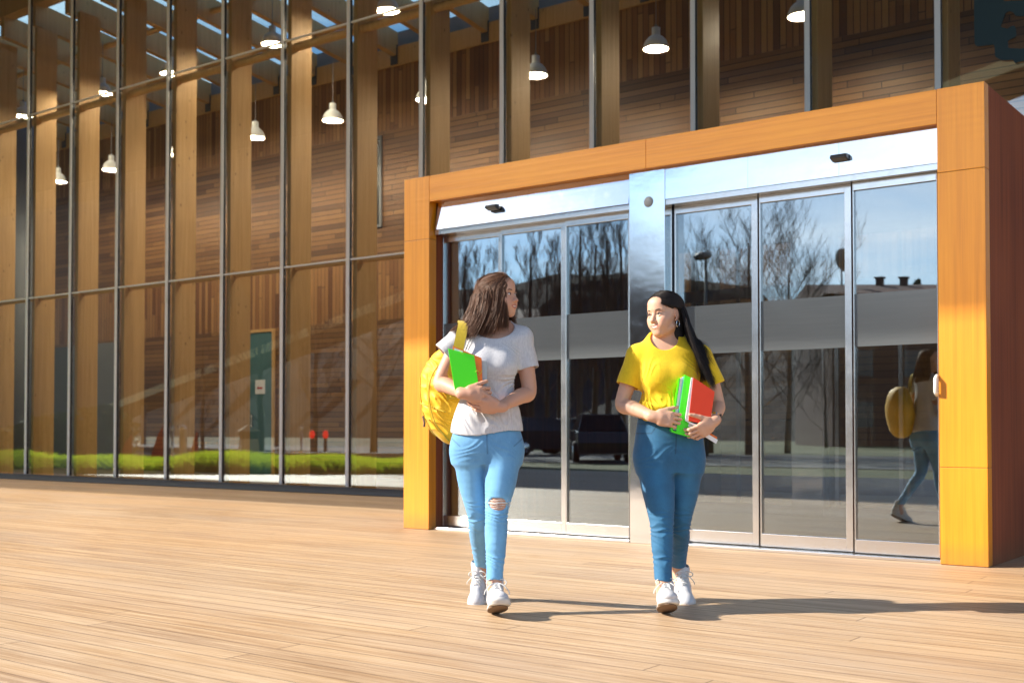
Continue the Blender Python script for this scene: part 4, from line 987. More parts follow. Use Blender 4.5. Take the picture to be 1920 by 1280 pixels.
# ---- cloth, skin and hair materials
def m_skin(name):
    t = NT(name); a = t.n('ShaderNodeAttribute', attribute_name='Col'); n = t.noise(t.pos(obj=True), 55, 4, .6); n2 = t.noise(t.pos(obj=True), 7, 3)
    n3 = t.noise(t.pos(obj=True), 240, 3, .7)
    c = t.mix(t.math('ADD', t.math('MULTIPLY', n2, .30), t.math('MULTIPLY', t.ramp(n3, [(.55, (0, 0, 0)), (.75, (1, 1, 1))]), .18)), a.outputs[0], t.mix(.5, a.outputs[0], (.6, .22, .15)))
    return t.bsdf(c, t.math('ADD', .46, t.math('MULTIPLY', n, .18)), t.bump(n, .16, .001), Subsurface_Weight=.12, Subsurface_Radius=(.012, .005, .003), Subsurface_Scale=.5)
def m_cloth(name, col, col2, sc=420, bump=.12, fold=.35, rough=.85):
    t = NT(name); p = t.pos(obj=True); w = t.noise(p, sc, 2, .6); b = t.noise(t.pos((1, 1, .7), obj=True), 9, 4, .5); m = t.noise(t.pos((1, 1, .25), obj=True), 160, 3, .6)
    c = t.mix(t.ramp(m, [(.35, (0, 0, 0)), (.65, (1, 1, 1))]), col, col2)
    bm = t.bump(b, fold, .008); bm = t.bump(w, bump, .001, bm)
    return t.bsdf(c, rough, bm, Sheen_Weight=.15)
def m_denim(name, dark, lite, fade):
    t = NT(name); a = t.n('ShaderNodeAttribute', attribute_name='Col'); tw = t.noise(t.pos((1, 1, .12), obj=True), 520, 3, .7); n = t.noise(t.pos((1, 1, .8), obj=True), 14, 5, .6)
    sepc = t.n('ShaderNodeSeparateColor', {0: a.outputs[0]})
    f = t.math('ADD', t.math('MULTIPLY', sepc.outputs[0], .8), t.math('MULTIPLY', t.math('SUBTRACT', n, .28), 1.1), clamp=True)
    c = t.mix(f, dark, lite); c = t.mix(t.math('MULTIPLY', tw, .42), c, fade); c = t.mix(sepc.outputs[1], c, tuple(x*.35 for x in dark))
    bm = t.bump(n, .25, .006); bm = t.bump(tw, .2, .0012, bm)
    return t.bsdf(c, .78, bm, Sheen_Weight=.1)
def m_hair(name, root, mid, tip):
    t = NT(name); a = t.n('ShaderNodeAttribute', attribute_name='Col'); n = t.noise(t.pos(obj=True), 18, 3)
    c = t.ramp(t.math('ADD', t.math('ADD', t.math('MULTIPLY', a.outputs[2], .5), .12), t.math('MULTIPLY', n, .3)), [(.15, root), (.55, mid), (1, tip)])
    return t.bsdf(c, .48, None, Specular_IOR_Level=.28)
M['skin'] = m_skin('skin'); M['sclera'] = plain('eye_white', (.75, .73, .70), .15, nz=.02); M['lash'] = plain('dark_lash', (.012, .008, .007), .6)
M['iris_b'] = plain('brown_iris', (.06, .028, .014), .1); M['brow_a'] = plain('dark_brown_brow', (.045, .022, .015), .7); M['brow_b'] = plain('black_brow', (.03, .02, .018), .7)
M['hair_a'] = m_hair('brown_hair', (.045, .020, .012), (.12, .056, .032), (.27, .14, .08)); M['hair_b'] = m_hair('black_hair', (.006, .005, .005), (.016, .012, .012), (.035, .026, .026))
M['tee_a'] = m_cloth('light_grey_jersey', (.50, .50, .53), (.60, .60, .62)); M['tee_b'] = m_cloth('yellow_jersey', (.78, .50, .006), (.85, .57, .008), bump=.06)
M['denim_a'] = m_denim('light_blue_denim', (.045, .19, .41), (.16, .42, .70), (.27, .54, .78)); M['denim_b'] = m_denim('mid_blue_denim', (.004, .050, .135), (.022, .155, .32), (.06, .25, .42))
M['canvas_w'] = m_cloth('white_canvas', (.50, .50, .53), (.60, .60, .63), 300, .2, .15); M['rubber'] = plain('white_rubber', (.56, .55, .53), .45); M['sole'] = plain('brown_outsole', (.16, .10, .06), .8)
M['leather_w'] = plain('white_leather', (.58, .58, .60), .4); M['lace'] = plain('white_lace', (.66, .66, .65), .8)
M['scalp_a'] = plain('brown_underhair', (.085, .042, .026), .9); M['scalp_b'] = plain('black_underhair', (.008, .006, .006), .8)
M['silver'] = plain('silver', (.85, .85, .87), .15, 1.0)
# ---------------------------------------------------------------- helpers for clothes and things carried
def rowsof(f, T, y0=0.0):
    """(py, centre px, half width px, depth radius, centre y)"""
    return [(f.z(py), f.x(cx), cy, f.w(hw), ry) for (py, cx, hw, ry, cy) in T]
def slab(mb, f, q, y, t, mi=0, ys=None):
    """box whose front face has the four photo corners q at depth y (or ys per corner) and thickness t away from the viewer"""
    ys = ys or [y]*4; pts = [Vector(f.p(px, py, yy)) for (px, py), yy in zip(q, ys)]
    mb.prism(pts[::-1], (0, t, 0), mi)
def ribbon(mb, pts, w, t, nrmv, mi=0):
    """flat strap: pts (n,3), w width, t thickness, nrmv list of outward normals"""
    P = [Vector(p) for p in pts]; n = len(P); rings = []
    for i in range(n):
        d = (P[min(i+1, n-1)]-P[max(i-1, 0)]).normalized(); N = Vector(nrmv[i]); N = (N-d*N.dot(d)).normalized(); S = d.cross(N)
        ww = w[i] if isinstance(w, (list, tuple)) else w
        rings.append([P[i]+S*ww/2+N*t/2, P[i]-S*ww/2+N*t/2, P[i]-S*ww/2-N*t/2, P[i]+S*ww/2-N*t/2])
    vs = [v for r in rings for v in r]; fs = []
    for i in range(n-1):
        for j in range(4): fs.append((i*4+j, i*4+(j+1) % 4, (i+1)*4+(j+1) % 4, (i+1)*4+j))
    fs += [(3, 2, 1, 0), tuple((n-1)*4+j for j in range(4))]; mb.add(vs, fs, mi)
def cm(pts, N=6):
    P = np.array(pts, float); t = np.arange(len(P)); return np.stack([cat(t, P[:, i], N)[1] for i in range(P.shape[1])], 1)
def extr(a, b, ra, rb, z0, z1, r=.006, k=.006, op='u'):
    a = V3(*a); b = V3(*b); ab = b-a; L2 = ab @ ab
    def fn(x, y, z):
        px, py = x-a[0], y-a[1]; t = np.clip((px*ab[0]+py*ab[1])/L2, 0, 1); d = np.sqrt((px-t*ab[0])**2+(py-t*ab[1])**2)-(ra+(rb-ra)*t)+r
        e = np.abs(z-(z0+z1)/2)-(z1-z0)/2+r
        return np.sqrt(np.maximum(d, 0)**2+np.maximum(e, 0)**2)+np.minimum(np.maximum(d, e), 0)-r
    m = max(ra, rb); return Prim(fn, [min(a[0], b[0])-m, min(a[1], b[1])-m, z0], [max(a[0], b[0])+m, max(a[1], b[1])+m, z1], k, op)
def shoe(parent, loc, yaw, pitch, sc, kind):
    """canvas or leather lace-up; the toe points along local -y, the heel sits at the origin"""
    high = kind == 'canvas'; mat = M['canvas_w'] if high else M['leather_w']; th = .030 if not high else .026
    up = [cap((0, -.035, .052), (0, -.110, .050), .036, .036, .02), cap((0, -.11, .048), (0, -.200, .036), .037, .033, .02), ell((0, -.205, .036), (.042, .046, .026), None, .02),
          cap((0, -.040, .060), (0, -.042, .150 if high else .118), .037, .041 if high else .043, .02), cap((0, -.070, .088), (0, -.150, .056), .030, .028, .02),
          cap((0, -.040, .12), (0, -.035, .24), .034, .037, 0, 's')]
    up += [cap((s*.019, -.085, .098), (s*.017, -.168, .058), .007, .006, .006) for s in (-1, 1)]
    o = sdf_obj('shoe', up, (-.07, -.27, 0), (.07, .03, .22), .0035, mat, parent)
    o.location = loc; o.rotation_euler = Matrix.Rotation(yaw, 3, 'Z').to_4x4().to_3x3().__matmul__(Matrix.Rotation(pitch, 3, 'X')).to_euler(); o.scale = (sc,)*3
    sl = [extr((0, -.040, 0), (.002, -.195, 0), .041, .050, .004, th, .008)]
    if high: sl += [ell((0, -.220, .026), (.044, .036, .020), None, .01)]
    sdf_obj('sole', sl, (-.07, -.27, -.01), (.07, .03, .08), .0035, M['rubber'], o)
    mb = MB(); n = 26
    pl = [(.046*math.sin(2*math.pi*i/n)*(1 if math.cos(2*math.pi*i/n) > -9 else 1), -.118+.122*math.cos(2*math.pi*i/n)) for i in range(n)]
    mb.prism([Vector((x, y, -.0005)) for x, y in pl[::-1]], (0, 0, .006)); mb.build('outsole', M['sole'], o)
    sdf_obj('tongue', [cap((0, -.092, .098), (0, -.066, .142 if high else .135), .020, .024, .01)]+[cap((0, -.055, .09), (0, -.03, .19), .030, .034, 0, 's')], (-.05, -.16, .06), (.05, -.02, .19), .0035, mat, o)
    mb = MB(); ev = [(-.088, .118), (-.104, .108), (-.120, .098), (-.136, .089), (-.152, .080)]
    for i in range(4):
        (y0, z0), (y1, z1) = ev[i], ev[i+1]
        for s in (-1, 1):
            mb.tube(cm([(s*.021, y0, z0-.004), (s*.010, (y0+y1)/2+.004, (z0+z1)/2+.012), (-s*.010, (y0+y1)/2-.004, (z0+z1)/2+.010), (-s*.021, y1, z1-.004)], 3), .0024, 6)
    for s in (-1, 1):  # bow
        mb.tube(cm([(0, -.086, .128), (s*.022, -.098, .142), (s*.046, -.104, .128), (s*.034, -.102, .112), (0, -.090, .124)], 4), .0025, 6)
        mb.tube(cm([(0, -.088, .127), (s*.026, -.108, .116), (s*.052, -.112, .088), (s*.058, -.110, .070)], 4), .0023, 6)
    mb.tube([(-.008, -.088, .127), (.008, -.088, .127)], .0045, 6); mb.build('laces', M['lace'], o, True)
    return o
def sines(v, seed, amp, fr, n=5, aniso=(1, 1, 1)):
    R = np.random.default_rng(seed); r = np.zeros(len(v))
    for i in range(n):
        d = R.normal(size=3)*np.array(aniso); d = nrm(d)*fr*R.uniform(.6, 1.6); r += np.sin(v @ d+R.uniform(0, 6.28))
    return r*amp/math.sqrt(n)
def folds(v, c, ax, up, wid, ln, freq, amp, sharp=2.0):
    """a bundle of creases centred at c: ax = direction across the creases, up = along them"""
    q = v-np.asarray(c); ax = nrm(ax); up = nrm(up); a = q @ ax; b = q @ up; r = np.linalg.norm(q-np.outer(a, ax)-np.outer(b, up), axis=1)
    w = np.exp(-(a/wid)**2-(b/ln)**2-(r/.14)**2); s = np.sin(a*freq*(1+.22*np.sin(b*17+c[2]*40))+b*16+np.sin(b*33+a*41+c[0]*50)*1.7+np.sin(a*71)); return amp*w*(np.sign(s)*np.abs(s)**(1/sharp) if sharp < 1 else (1-2*np.abs(s)**.7))

def hair_curves(c, Rm, sc, n, seed, a0, a1, zend, root_fn, flare, drift, R=(.081, .101, .087), cen=(0, .016, .034), lay=.012, nseg=16, ease=1.7, pe=1.0):
    rg = np.random.default_rng(seed); out = []
    for i in range(n):
        al = rad(rg.uniform(a0, a1)); q0 = np.array(root_fn(al, rg)); l = rg.uniform(0, lay); RR = np.array(R)+l
        u0 = q0-np.array(cen); u0 = u0/np.linalg.norm(u0/RR)           # root on the scalp ellipsoid
        th0 = math.acos(max(-1, min(1, u0[2]/RR[2]))); az0 = math.atan2(u0[0]/RR[0], -u0[1]/RR[1])
        da = (al-az0+math.pi) % (2*math.pi)-math.pi; th1 = rad(rg.uniform(88, 100)); pts = []
        for t in np.linspace(0, 1, nseg//2):
            th = th0+(th1-th0)*t**pe; az = az0+da*(1-(1-t)**ease)
            pts.append(np.array(cen)+np.array([RR[0]*math.sin(th)*math.sin(az), -RR[1]*math.sin(th)*math.cos(az), RR[2]*math.cos(th)]))
        p = pts[-1]; ze = zend(al, rg); o = np.array([math.sin(al), -math.cos(al), 0]); L = p[2]-ze; wv = rg.normal(0, .007, 2); ph = rg.uniform(0, 6.28)
        for t in np.linspace(0, 1, nseg//2+2)[1:]:
            fl = flare(al, t); q = p+o*fl+np.array([wv[0]*t+.002*math.sin(ph+t*6), wv[1]*t+.002*math.cos(ph+t*5), -L*t]); pts.append(q)
        W_ = (np.array(pts)*sc) @ Rm.T + c
        tt = np.concatenate([np.zeros(nseg//2), np.linspace(0, 1, nseg//2+2)[1:]]); W_ = W_+drift(al, tt[:, None]); out.append(W_)
    return out
def push_out(curves, prims, margin, zmax):
    P = np.concatenate(curves); m = P[:, 2] < zmax; e = .004
    for _ in range(4):
        Q = P[m]; d = evalp(prims, Q[:, 0], Q[:, 1], Q[:, 2]); g = np.stack([evalp(prims, Q[:, 0]+(e if i == 0 else 0), Q[:, 1]+(e if i == 1 else 0), Q[:, 2]+(e if i == 2 else 0))-d for i in range(3)], 1)
        g /= np.linalg.norm(g, axis=1)[:, None]+1e-9; push = np.clip(margin-d, 0, .05); P[m] = Q+g*push[:, None]
    k = 0; out = []
    for c in curves: out.append(P[k:k+len(c)]); k += len(c)
    return out
SKIN_A, SKIN_B = (.56, .31, .21), (.60, .36, .245)

# ================================================================ woman in grey
fA = Fig(920, 5.91); PA = fA.root('person'); tag(PA, 'woman in light grey t-shirt and ripped light blue jeans looking aside, holding folders', 'person')
p = fA.p
TA = [(600, 927, 30, .055, .035), (618, 924, 44, .070, .02), (632, 922, 60, .086, .01), (652, 921, 57, .098, 0), (675, 920, 52, .112, -.012), (692, 920, 51, .116, -.015), (715, 917, 49, .104, -.005),
      (740, 916, 49, .100, 0), (770, 915, 59, .110, 0), (800, 913, 66, .120, .005), (830, 913, 67, .125, .01), (850, 913, 66, .12, .01)]
torsoA = rowsof(fA, TA)
shL, shR = p(866, 634, .01), p(976, 634, .01)
elL, wrL = p(826, 716, -.02), p(870, 738, -.195)
elR, wrR = p(992, 734, -.03), p(938, 762, -.185)
headA = p(934, 557, -.005); yawA = rad(62)
RA = rot_axis((0, 0, 1), yawA) @ rot_axis((0, 1, 0), rad(-3)) @ rot_axis((1, 0, 0), rad(-4))
neckA = [cap(p(927, 628, .025), headA+RA @ V3(0, .022, -.055), .056, .050, .02), cap(p(940, 616, .03), p(972, 630, .02), .040, .046, .03), cap(p(915, 616, .03), p(870, 630, .02), .040, .046, .03)]
def armA(side):
    if side == 'L': s, e, w = shL, elL, wrL
    else: s, e, w = shR, elR, wrR
    m1 = s+(e-s)*.5+V3(-.004 if side == 'L' else .004, .0, 0); m2 = e+(w-e)*.30; m3 = e+(w-e)*.7
    return chain([s, m1, e, m2, m3, w], [.047, .042, .0365, .038, .030, .0235], .02)
handAL = hand(wrL+V3(.004, -.004, 0), (1, -.15, -.02), (-.05, -1, .05), -1, curl=(48, 62, 30), thumb=(.45, .8, 10))
handAR = hand(wrR+V3(-.004, -.002, 0), (-1, -.14, .04), (0, -.8, -.45), 1, curl=(20, 28, 20), thumb=(.5, .8, 15))
fhip, fkn, fank = p(944, 846, 0), p(932, 952, -.095), p(927, 1098, -.165)
rhip, rkn, rank = p(882, 846, 0), p(896, 962, .04), p(904, 1070, .305)
legF = chain([fhip, fhip+(fkn-fhip)*.5+V3(.003, -.01, 0), fkn, fkn+(fank-fkn)*.35+V3(.0, .005, 0), fkn+(fank-fkn)*.8, fank], [.090, .079, .0585, .0545, .042, .039], .012)
legR = chain([rhip, rhip+(rkn-rhip)*.5+V3(-.004, -.01, 0), rkn, rkn+(rank-rkn)*.35, rkn+(rank-rkn)*.8, rank], [.088, .075, .055, .050, .039, .036], .012)
def inset(g, d): return Group([Prim(lambda x, y, z, q=q: q.fn(x, y, z)+d, q.lo, q.hi, q.k) for q in g.ps], g.k)
scA = .97
skinA = [loft(torsoA, -.014, .02)] + neckA + [armA('L'), armA('R')] + handAL + handAR + [inset(legF, .006), inset(legR, .006)] + [cap(fank, fank+V3(0, .0, -.06), .036, .03), cap(rank, rank+V3(0, -.02, -.06), .034, .03)] + head_prims(headA, RA, scA, smile=.8)
hb = lambda c: (c-.16, c+.16)
zc = headA[2]-.105
sdf_obj('body', skinA, None, None, 0, M['skin'], PA, lambda v: face_color(v, headA, RA, scA, SKIN_A, (.62, .24, .17), (.42, .10, .09)), 1,
        parts=[((headA[0]-.13, headA[1]-.14, zc), (headA[0]+.13, headA[1]+.14, headA[2]+.14), .0021), ((-.36, -.32, .80), (.33, .16, zc+.002), .0033), ((-.20, -.26, .03), (.20, .32, .82), .006)])
face_bits(PA, headA, RA, scA, M['iris_b'], M['brow_a'], (.001, 0), squint=.9)
# t-shirt
slL = p(833, 664, .0); slR = p(991, 692, -.005)
cutA = Group([ell(p(926, 607, -.045)+V3(0, 0, 0), (.104, .115, .084), rot_axis((1, 0, 0), rad(-22)), .0)], 0, 's')
shirtA = [loft(torsoA[:-1], .004, .02), Group([cap(p(944, 619, .025), p(978, 632, .015), .043, .055, .02), cap(p(911, 619, .025), p(866, 632, .015), .043, .055, .02)], .025),
          cap(shL, slL, .058, .064, .03), cap(shR, slR, .056, .0555, .03), ell(p(900, 686, -.072), (.058, .055, .062), None, .045), ell(p(947, 686, -.072), (.056, .055, .062), None, .045),
          Prim(cutA.ps[0].fn, cutA.ps[0].lo, cutA.ps[0].hi, .004, 's')]
def endcut(a, b, L=.05, r=.058, k=.003):  # slice the sleeve square at b and hollow it
    a = V3(*a); b = V3(*b); d = nrm(b-a)
    def fn(x, y, z):
        t = (x-b[0])*d[0]+(y-b[1])*d[1]+(z-b[2])*d[2]; r_ = np.sqrt(np.maximum((x-b[0])**2+(y-b[1])**2+(z-b[2])**2-t*t, 0)); return np.maximum(-t, r_-.095)
    return [Prim(fn, b-.1, b+.1, k, 's'), cap(b-d*.03, b+d*.05, r, r, k, 's')]
shirtA += endcut(shL, slL, r=.057) + endcut(shR, slR, r=.050)
zh = fA.z(815)
def hemfn(x, y, z): return zh+.012*np.sin(x*16+.6)+.35*np.maximum(x-.04, 0)*.45+.12*np.maximum(-x-.05, 0)-z
shirtA += [Prim(hemfn, V3(-9, -9, -9), V3(9, 9, 9), .003, 'i'), loft([(z, cx, cy, rx, ry) for z, cx, cy, rx, ry in torsoA if z < fA.z(790)], -.006, .004, 2.3, 's')]
def dA(v):
    r = folds(v, p(905, 735, -.1), (.4, 0, 1), (1, 0, -.4), .05, .09, 85, .0035) + folds(v, p(955, 720, -.1), (-.6, 0, 1), (1, 0, .6), .045, .07, 90, .004) + folds(v, p(905, 785, -.1), (1, 0, .25), (0, 0, 1), .10, .07, 42, .005)
    r += folds(v, p(958, 788, -.1), (1, 0, -.2), (0, 0, 1), .06, .06, 60, .004) + folds(v, p(962, 655, -.06), (1, 0, .8), (-.8, 0, 1), .03, .05, 95, .0035) + folds(v, p(872, 655, -.06), (1, 0, -.8), (.8, 0, 1), .03, .05, 95, .0035)
    return r + sines(v, 3, .0016, 38)
sdf_obj('t_shirt', shirtA, (-.30, -.24, .84), (.30, .24, 1.50), .0034, M['tee_a'], PA, it=1, disp=dA)
# jeans with the ripped knee
rowsJ = rowsof(fA, [(788, 913, 58, .106, .006), (800, 913, 61, .112, .01), (826, 913, 66, .120, .01), (848, 913, 67, .118, .012), (868, 912, 62, .100, .012)])
ripc = p(933, 944, -.152)
jA = [loft(rowsJ, .002, .03), Group([legF, legR], .045), Prim(ell((0, 0, 0), (1, 1, 1)).fn, V3(0, 0, 0), V3(0, 0, 0), 0, 'u') if False else cap(p(912, 868, .10), p(912, 880, .16), .01, .01, .02),
      ell(ripc, (.057, .036, .030), rot_axis((0, 1, 0), .12), .003, 's'), Prim(lambda x, y, z, f_=fank, r_=rank: np.where(y > .05, r_[2]+.022, f_[2]+.030)+.005*np.sin(x*70)-z, V3(-9, -9, -9), V3(9, 9, 9), .002, 'i')]
def creases(v, kn, ank, hp, amp=.004):
    r = folds(v, kn+V3(0, -.03, -.035), (0.05, 0, 1), (1, 0, 0), .045, .09, 125, amp) + folds(v, kn+V3(0, -.03, .045), (.15, 0, 1), (1, 0, 0), .03, .08, 120, amp*.6)
    r += folds(v, ank+V3(0, -.02, .13), (.1, 0, 1), (1, 0, 0), .055, .08, 130, amp) + folds(v, hp+V3(0, -.09, .015), (.6*(1 if hp[0] > 0 else -1), 0, 1), (1, 0, 0), .05, .08, 100, amp*.55)
    return r
def dJA(v): return creases(v, fkn, fank, fhip) + creases(v, rkn, rank, rhip) + sines(v, 5, .0010, 45)
def denim_col(v, legs, z0, rip=None, seam=None):
    c = np.zeros((len(v), 3)); 
    for (h, k, a) in legs:
        for (s, e, w) in ((h, k, .9), (k, a, .6)):
            d = e-s; t = np.clip(((v-s) @ d)/(d @ d), 0, 1); q = s+t[:, None]*d; o = v-q
            c[:, 0] = np.maximum(c[:, 0], w*np.exp(-(o[:, 0]/.035)**2)*(o[:, 1] < .0)*np.clip(t*4, .2, 1))
        d = a-h; t = np.clip(((v-h) @ d)/(d @ d), 0, 1)
    if rip is not None:
        rr = np.linalg.norm((v-rip)/np.array([.072, .09, .040]), axis=1); c[:, 0] = np.maximum(c[:, 0], 2.2*np.clip(1.25-rr, 0, .6))
    if seam is not None:
        for (a_, b_, w) in seam:
            a_ = np.asarray(a_); b_ = np.asarray(b_); d = (b_-a_)[[0, 2]]; q = (v-a_)[:, [0, 2]]; t = np.clip((q @ d)/(d @ d), 0, 1); dist = np.linalg.norm(q-t[:, None]*d, axis=1)
            c[:, 1] = np.maximum(c[:, 1], .7*np.exp(-(dist/w)**2)*(v[:, 1] < 0))
    return c
sdf_obj('jeans', jA, (-.24, -.30, .10), (.24, .34, 1.0), .0045, M['denim_a'], PA, lambda v: denim_col(v, [(fhip, fkn, fank), (rhip, rkn, rank)], 0, ripc, [(p(913, 812, -.1), p(914, 850, -.1), .003), (p(846, 822, -.1), p(862, 836, -.1), .0025), (p(980, 822, -.1), p(964, 836, -.1), .0025)]), 1, disp=dJA)
mb = MB(); Rr = random.Random(5)
for i in range(9):
    z = .022-.0052*i; hw = .050*math.sqrt(max(.05, 1-(z/.030)**2)); w_ = Rr.uniform(-.003, .003)
    q = [ripc+V3(-hw, .026, z+w_), ripc+V3(-hw*.4, .002, z-.002), ripc+V3(hw*.4, .002, z+.002), ripc+V3(hw, .026, z-w_)]
    if i in (1, 3, 4, 6, 8): mb.tube(cm(q, 4), .0014 if i != 4 else .0026, 5)
for i in range(34):
    a = Rr.uniform(0, 6.28); q = ripc+V3(.052*math.cos(a), .012+.02*abs(math.cos(a)), .028*math.sin(a)); e = q+V3(Rr.uniform(-.008, .012)+.006*math.cos(a), -.006, Rr.uniform(-.012, .004)); mb.tube([q, (q+e)/2+V3(0, -.002, 0), e], .0009, 4)
mb.build('frayed_threads', M['lace'], PA, True)
shoe(PA, tuple(p(928, 1148, -.135)*V3(1, 1, 0)), rad(7), rad(-17), 1.06, 'canvas')
_s = shoe(PA, (fA.x(902, .36), .385, .072), rad(-6), rad(24), 1.0, 'canvas')
# hair: parted on top, falls to the shoulder on the viewer's side
def rootA(al, rg):
    y = rg.uniform(-.095, .125) if abs(((math.degrees(al)+180) % 360)-180) > 95 else rg.uniform(-.100, .02)
    return (rg.normal(0, .004)+.012, y, .11-max(0, y-.05)*1.1)
hairA = hair_curves(headA, RA, scA, 5200, 1, -186, -34, lambda al, rg: -.165-.03*rg.random()+(.03 if math.degrees(al) > -60 else 0)-(.03*rg.random()), rootA,
    lambda al, t: (.010+.030*t*t if math.degrees(al) < -85 else -.006*t), lambda al, t: np.concatenate([-(.010*t+.060*t*t)*(1.0 if math.degrees(al) < -80 else max(0, (-math.degrees(al)-34)/46)), 0*t, 0*t], 1))
hairA += hair_curves(headA, RA, scA, 1500, 2, 62, 176, lambda al, rg: -.185-.03*rg.random(), rootA, lambda al, t: .004+.012*t, lambda al, t: np.concatenate([.0*t, 0*t, 0*t], 1))
bodA = [loft(torsoA, .006, .02)] + neckA + [cap(shL, slL, .060, .066, .03), cap(p(911, 619, .025), p(866, 632, .015), .045, .057, .02), cap(p(944, 619, .025), p(978, 632, .015), .045, .057, .02)]
_r = np.random.default_rng(77)
hairA += [c_+np.outer(np.linspace(0, 1, len(c_))**1.5, _r.normal(0, .014, 3)) for c_ in hair_curves(headA, RA, scA, 60, 12, -186, -40, lambda al, rg: -.17-.03*rg.random(), rootA, lambda al, t: .012+.03*t, lambda al, t: np.concatenate([-(.010*t+.060*t*t), 0*t, 0*t], 1), lay=.02)]
hairA = push_out(hairA, bodA, .004, headA[2]-.09)
def hull(name, c, Rm, sc, mat, root, extra, cutc, cutr, ears=False):
    P = lambda *a: c+Rm @ (V3(*a)*sc)
    pr = [ell(P(0, .016, .036), (.0795*sc, .0985*sc, .0865*sc), Rm, .01)] + extra + [ell(P(*cutc), tuple(q*sc for q in cutr), Rm, .012, 's')]
    if ears: pr += [ell(P(s*.088, -.002, -.012), (.032*sc, .034*sc, .046*sc), Rm, .008, 's') for s in (-1, 1)]
    pr += [ell(P(s*.088, -.052, -.004), (.046*sc, .042*sc, .040*sc), Rm, .010, 's') for s in (-1, 1)]
    lo = c-V3(.22, .22, .34); hi = c+V3(.22, .22, .16)
    return sdf_obj(name, pr, lo, hi, .004, mat, root, lambda v: np.full((len(v), 3), .25), 1)
PHA = lambda *a: headA+RA @ (V3(*a)*scA)
hA = hull('hair', headA, RA, scA, M['scalp_a'], PA, [cap(PHA(-.02, .045, .02), PHA(-.045, .065, -.115), .070, .040, .03), cap(PHA(.02, .05, .0), PHA(.02, .05, -.12), .06, .045, .03)], (.012, -.105, -.035), (.082, .085, .125))
strands('hair_strands', hairA, M['hair_a'], hA, .0010, 3)

# ================================================================ woman in yellow
fB = Fig(1255, 5.91); PB = fB.root('person'); tag(PB, 'woman in bright yellow t-shirt and blue jeans with long black hair, holding notebooks', 'person')
p = fB.p
TB = [(622, 1250, 28, .055, .035), (642, 1251, 46, .070, .02), (660, 1254, 63, .086, .01), (678, 1254, 58, .098, 0), (698, 1253, 54, .110, -.012), (716, 1253, 52, .112, -.014), (738, 1253, 50, .104, -.006),
      (758, 1253, 53, .104, -.004), (776, 1254, 54, .102, 0), (790, 1254, 55, .105, .004)]
torsoB = rowsof(fB, TB)
shL, shR = p(1196, 666, .01), p(1314, 666, .01)
elL, wrL = p(1167, 757, -.01), p(1226, 781, -.16)
elR, wrR = p(1345, 757, 0), p(1338, 789, -.17)
headB = p(1246, 591, -.01); yawB = rad(-46)
RB = rot_axis((0, 0, 1), yawB) @ rot_axis((1, 0, 0), rad(4)) @ rot_axis((0, 1, 0), rad(-3))
neckB = [cap(p(1250, 652, .025), headB+RB @ V3(0, .022, -.055), .054, .049, .02), cap(p(1268, 644, .03), p(1312, 662, .02), .036, .044, .03), cap(p(1236, 644, .03), p(1198, 662, .02), .036, .044, .03)]
armsB = [chain([shL, shL+(elL-shL)*.5+V3(-.003, 0, 0), elL, elL+(wrL-elL)*.3, elL+(wrL-elL)*.7, wrL], [.047, .041, .0355, .037, .029, .0225], .02),
         chain([shR, shR+(elR-shR)*.5+V3(.006, 0, 0), elR, elR+(wrR-elR)*.3+V3(.004, 0, -.004), elR+(wrR-elR)*.7, wrR], [.047, .041, .036, .036, .0285, .0225], .02)]
handBL = hand(wrL+V3(.004, -.003, 0), (1, -.2, -.16), (.0, -1, .1), -1, curl=(38, 55, 30), thumb=(.5, .8, 12))
handBR = hand(wrR+V3(-.002, -.002, -.004), (-.80, -.20, -.55), (.25, -.9, -.25), 1, curl=(28, 45, 40), thumb=(.75, .55, 10))
fhip, fkn, fank = p(1224, 860, 0), p(1241, 980, -.09), p(1244, 1096, -.15)
rhip, rkn, rank = p(1287, 860, 0), p(1276, 978, .04), p(1272, 1068, .305)
legF = chain([fhip, fhip+(fkn-fhip)*.45+V3(.004, -.01, 0), fkn, fkn+(fank-fkn)*.35+V3(.0, .005, 0), fkn+(fank-fkn)*.8, fank], [.086, .081, .059, .054, .044, .042], .012)
legR = chain([rhip, rhip+(rkn-rhip)*.45+V3(.002, -.01, 0), rkn, rkn+(rank-rkn)*.35, rkn+(rank-rkn)*.8, rank], [.084, .075, .053, .048, .040, .037], .012)
scB = .965
skinB = [loft(torsoB, -.010, .02)] + neckB + armsB + handBL + handBR + [inset(legF, .006), inset(legR, .006)] + [cap(fank, fank+V3(0, .0, -.06), .036, .03), cap(rank, rank+V3(0, -.02, -.06), .034, .03)] + head_prims(headB, RB, scB, smile=1.3)
zc = headB[2]-.105
sdf_obj('body', skinB, None, None, 0, M['skin'], PB, lambda v: face_color(v, headB, RB, scB, SKIN_B, (.66, .24, .17), (.50, .16, .13)), 1,
        parts=[((headB[0]-.13, headB[1]-.14, zc), (headB[0]+.13, headB[1]+.14, headB[2]+.14), .0021), ((-.33, -.32, .74), (.34, .16, zc+.002), .0033), ((-.20, -.26, .03), (.20, .32, .76), .006)])
face_bits(PB, headB, RB, scB, M['lash'], M['brow_b'], (-.002, 0), squint=.55)
slL = p(1176, 724, -.005); slR = p(1339, 722, 0)
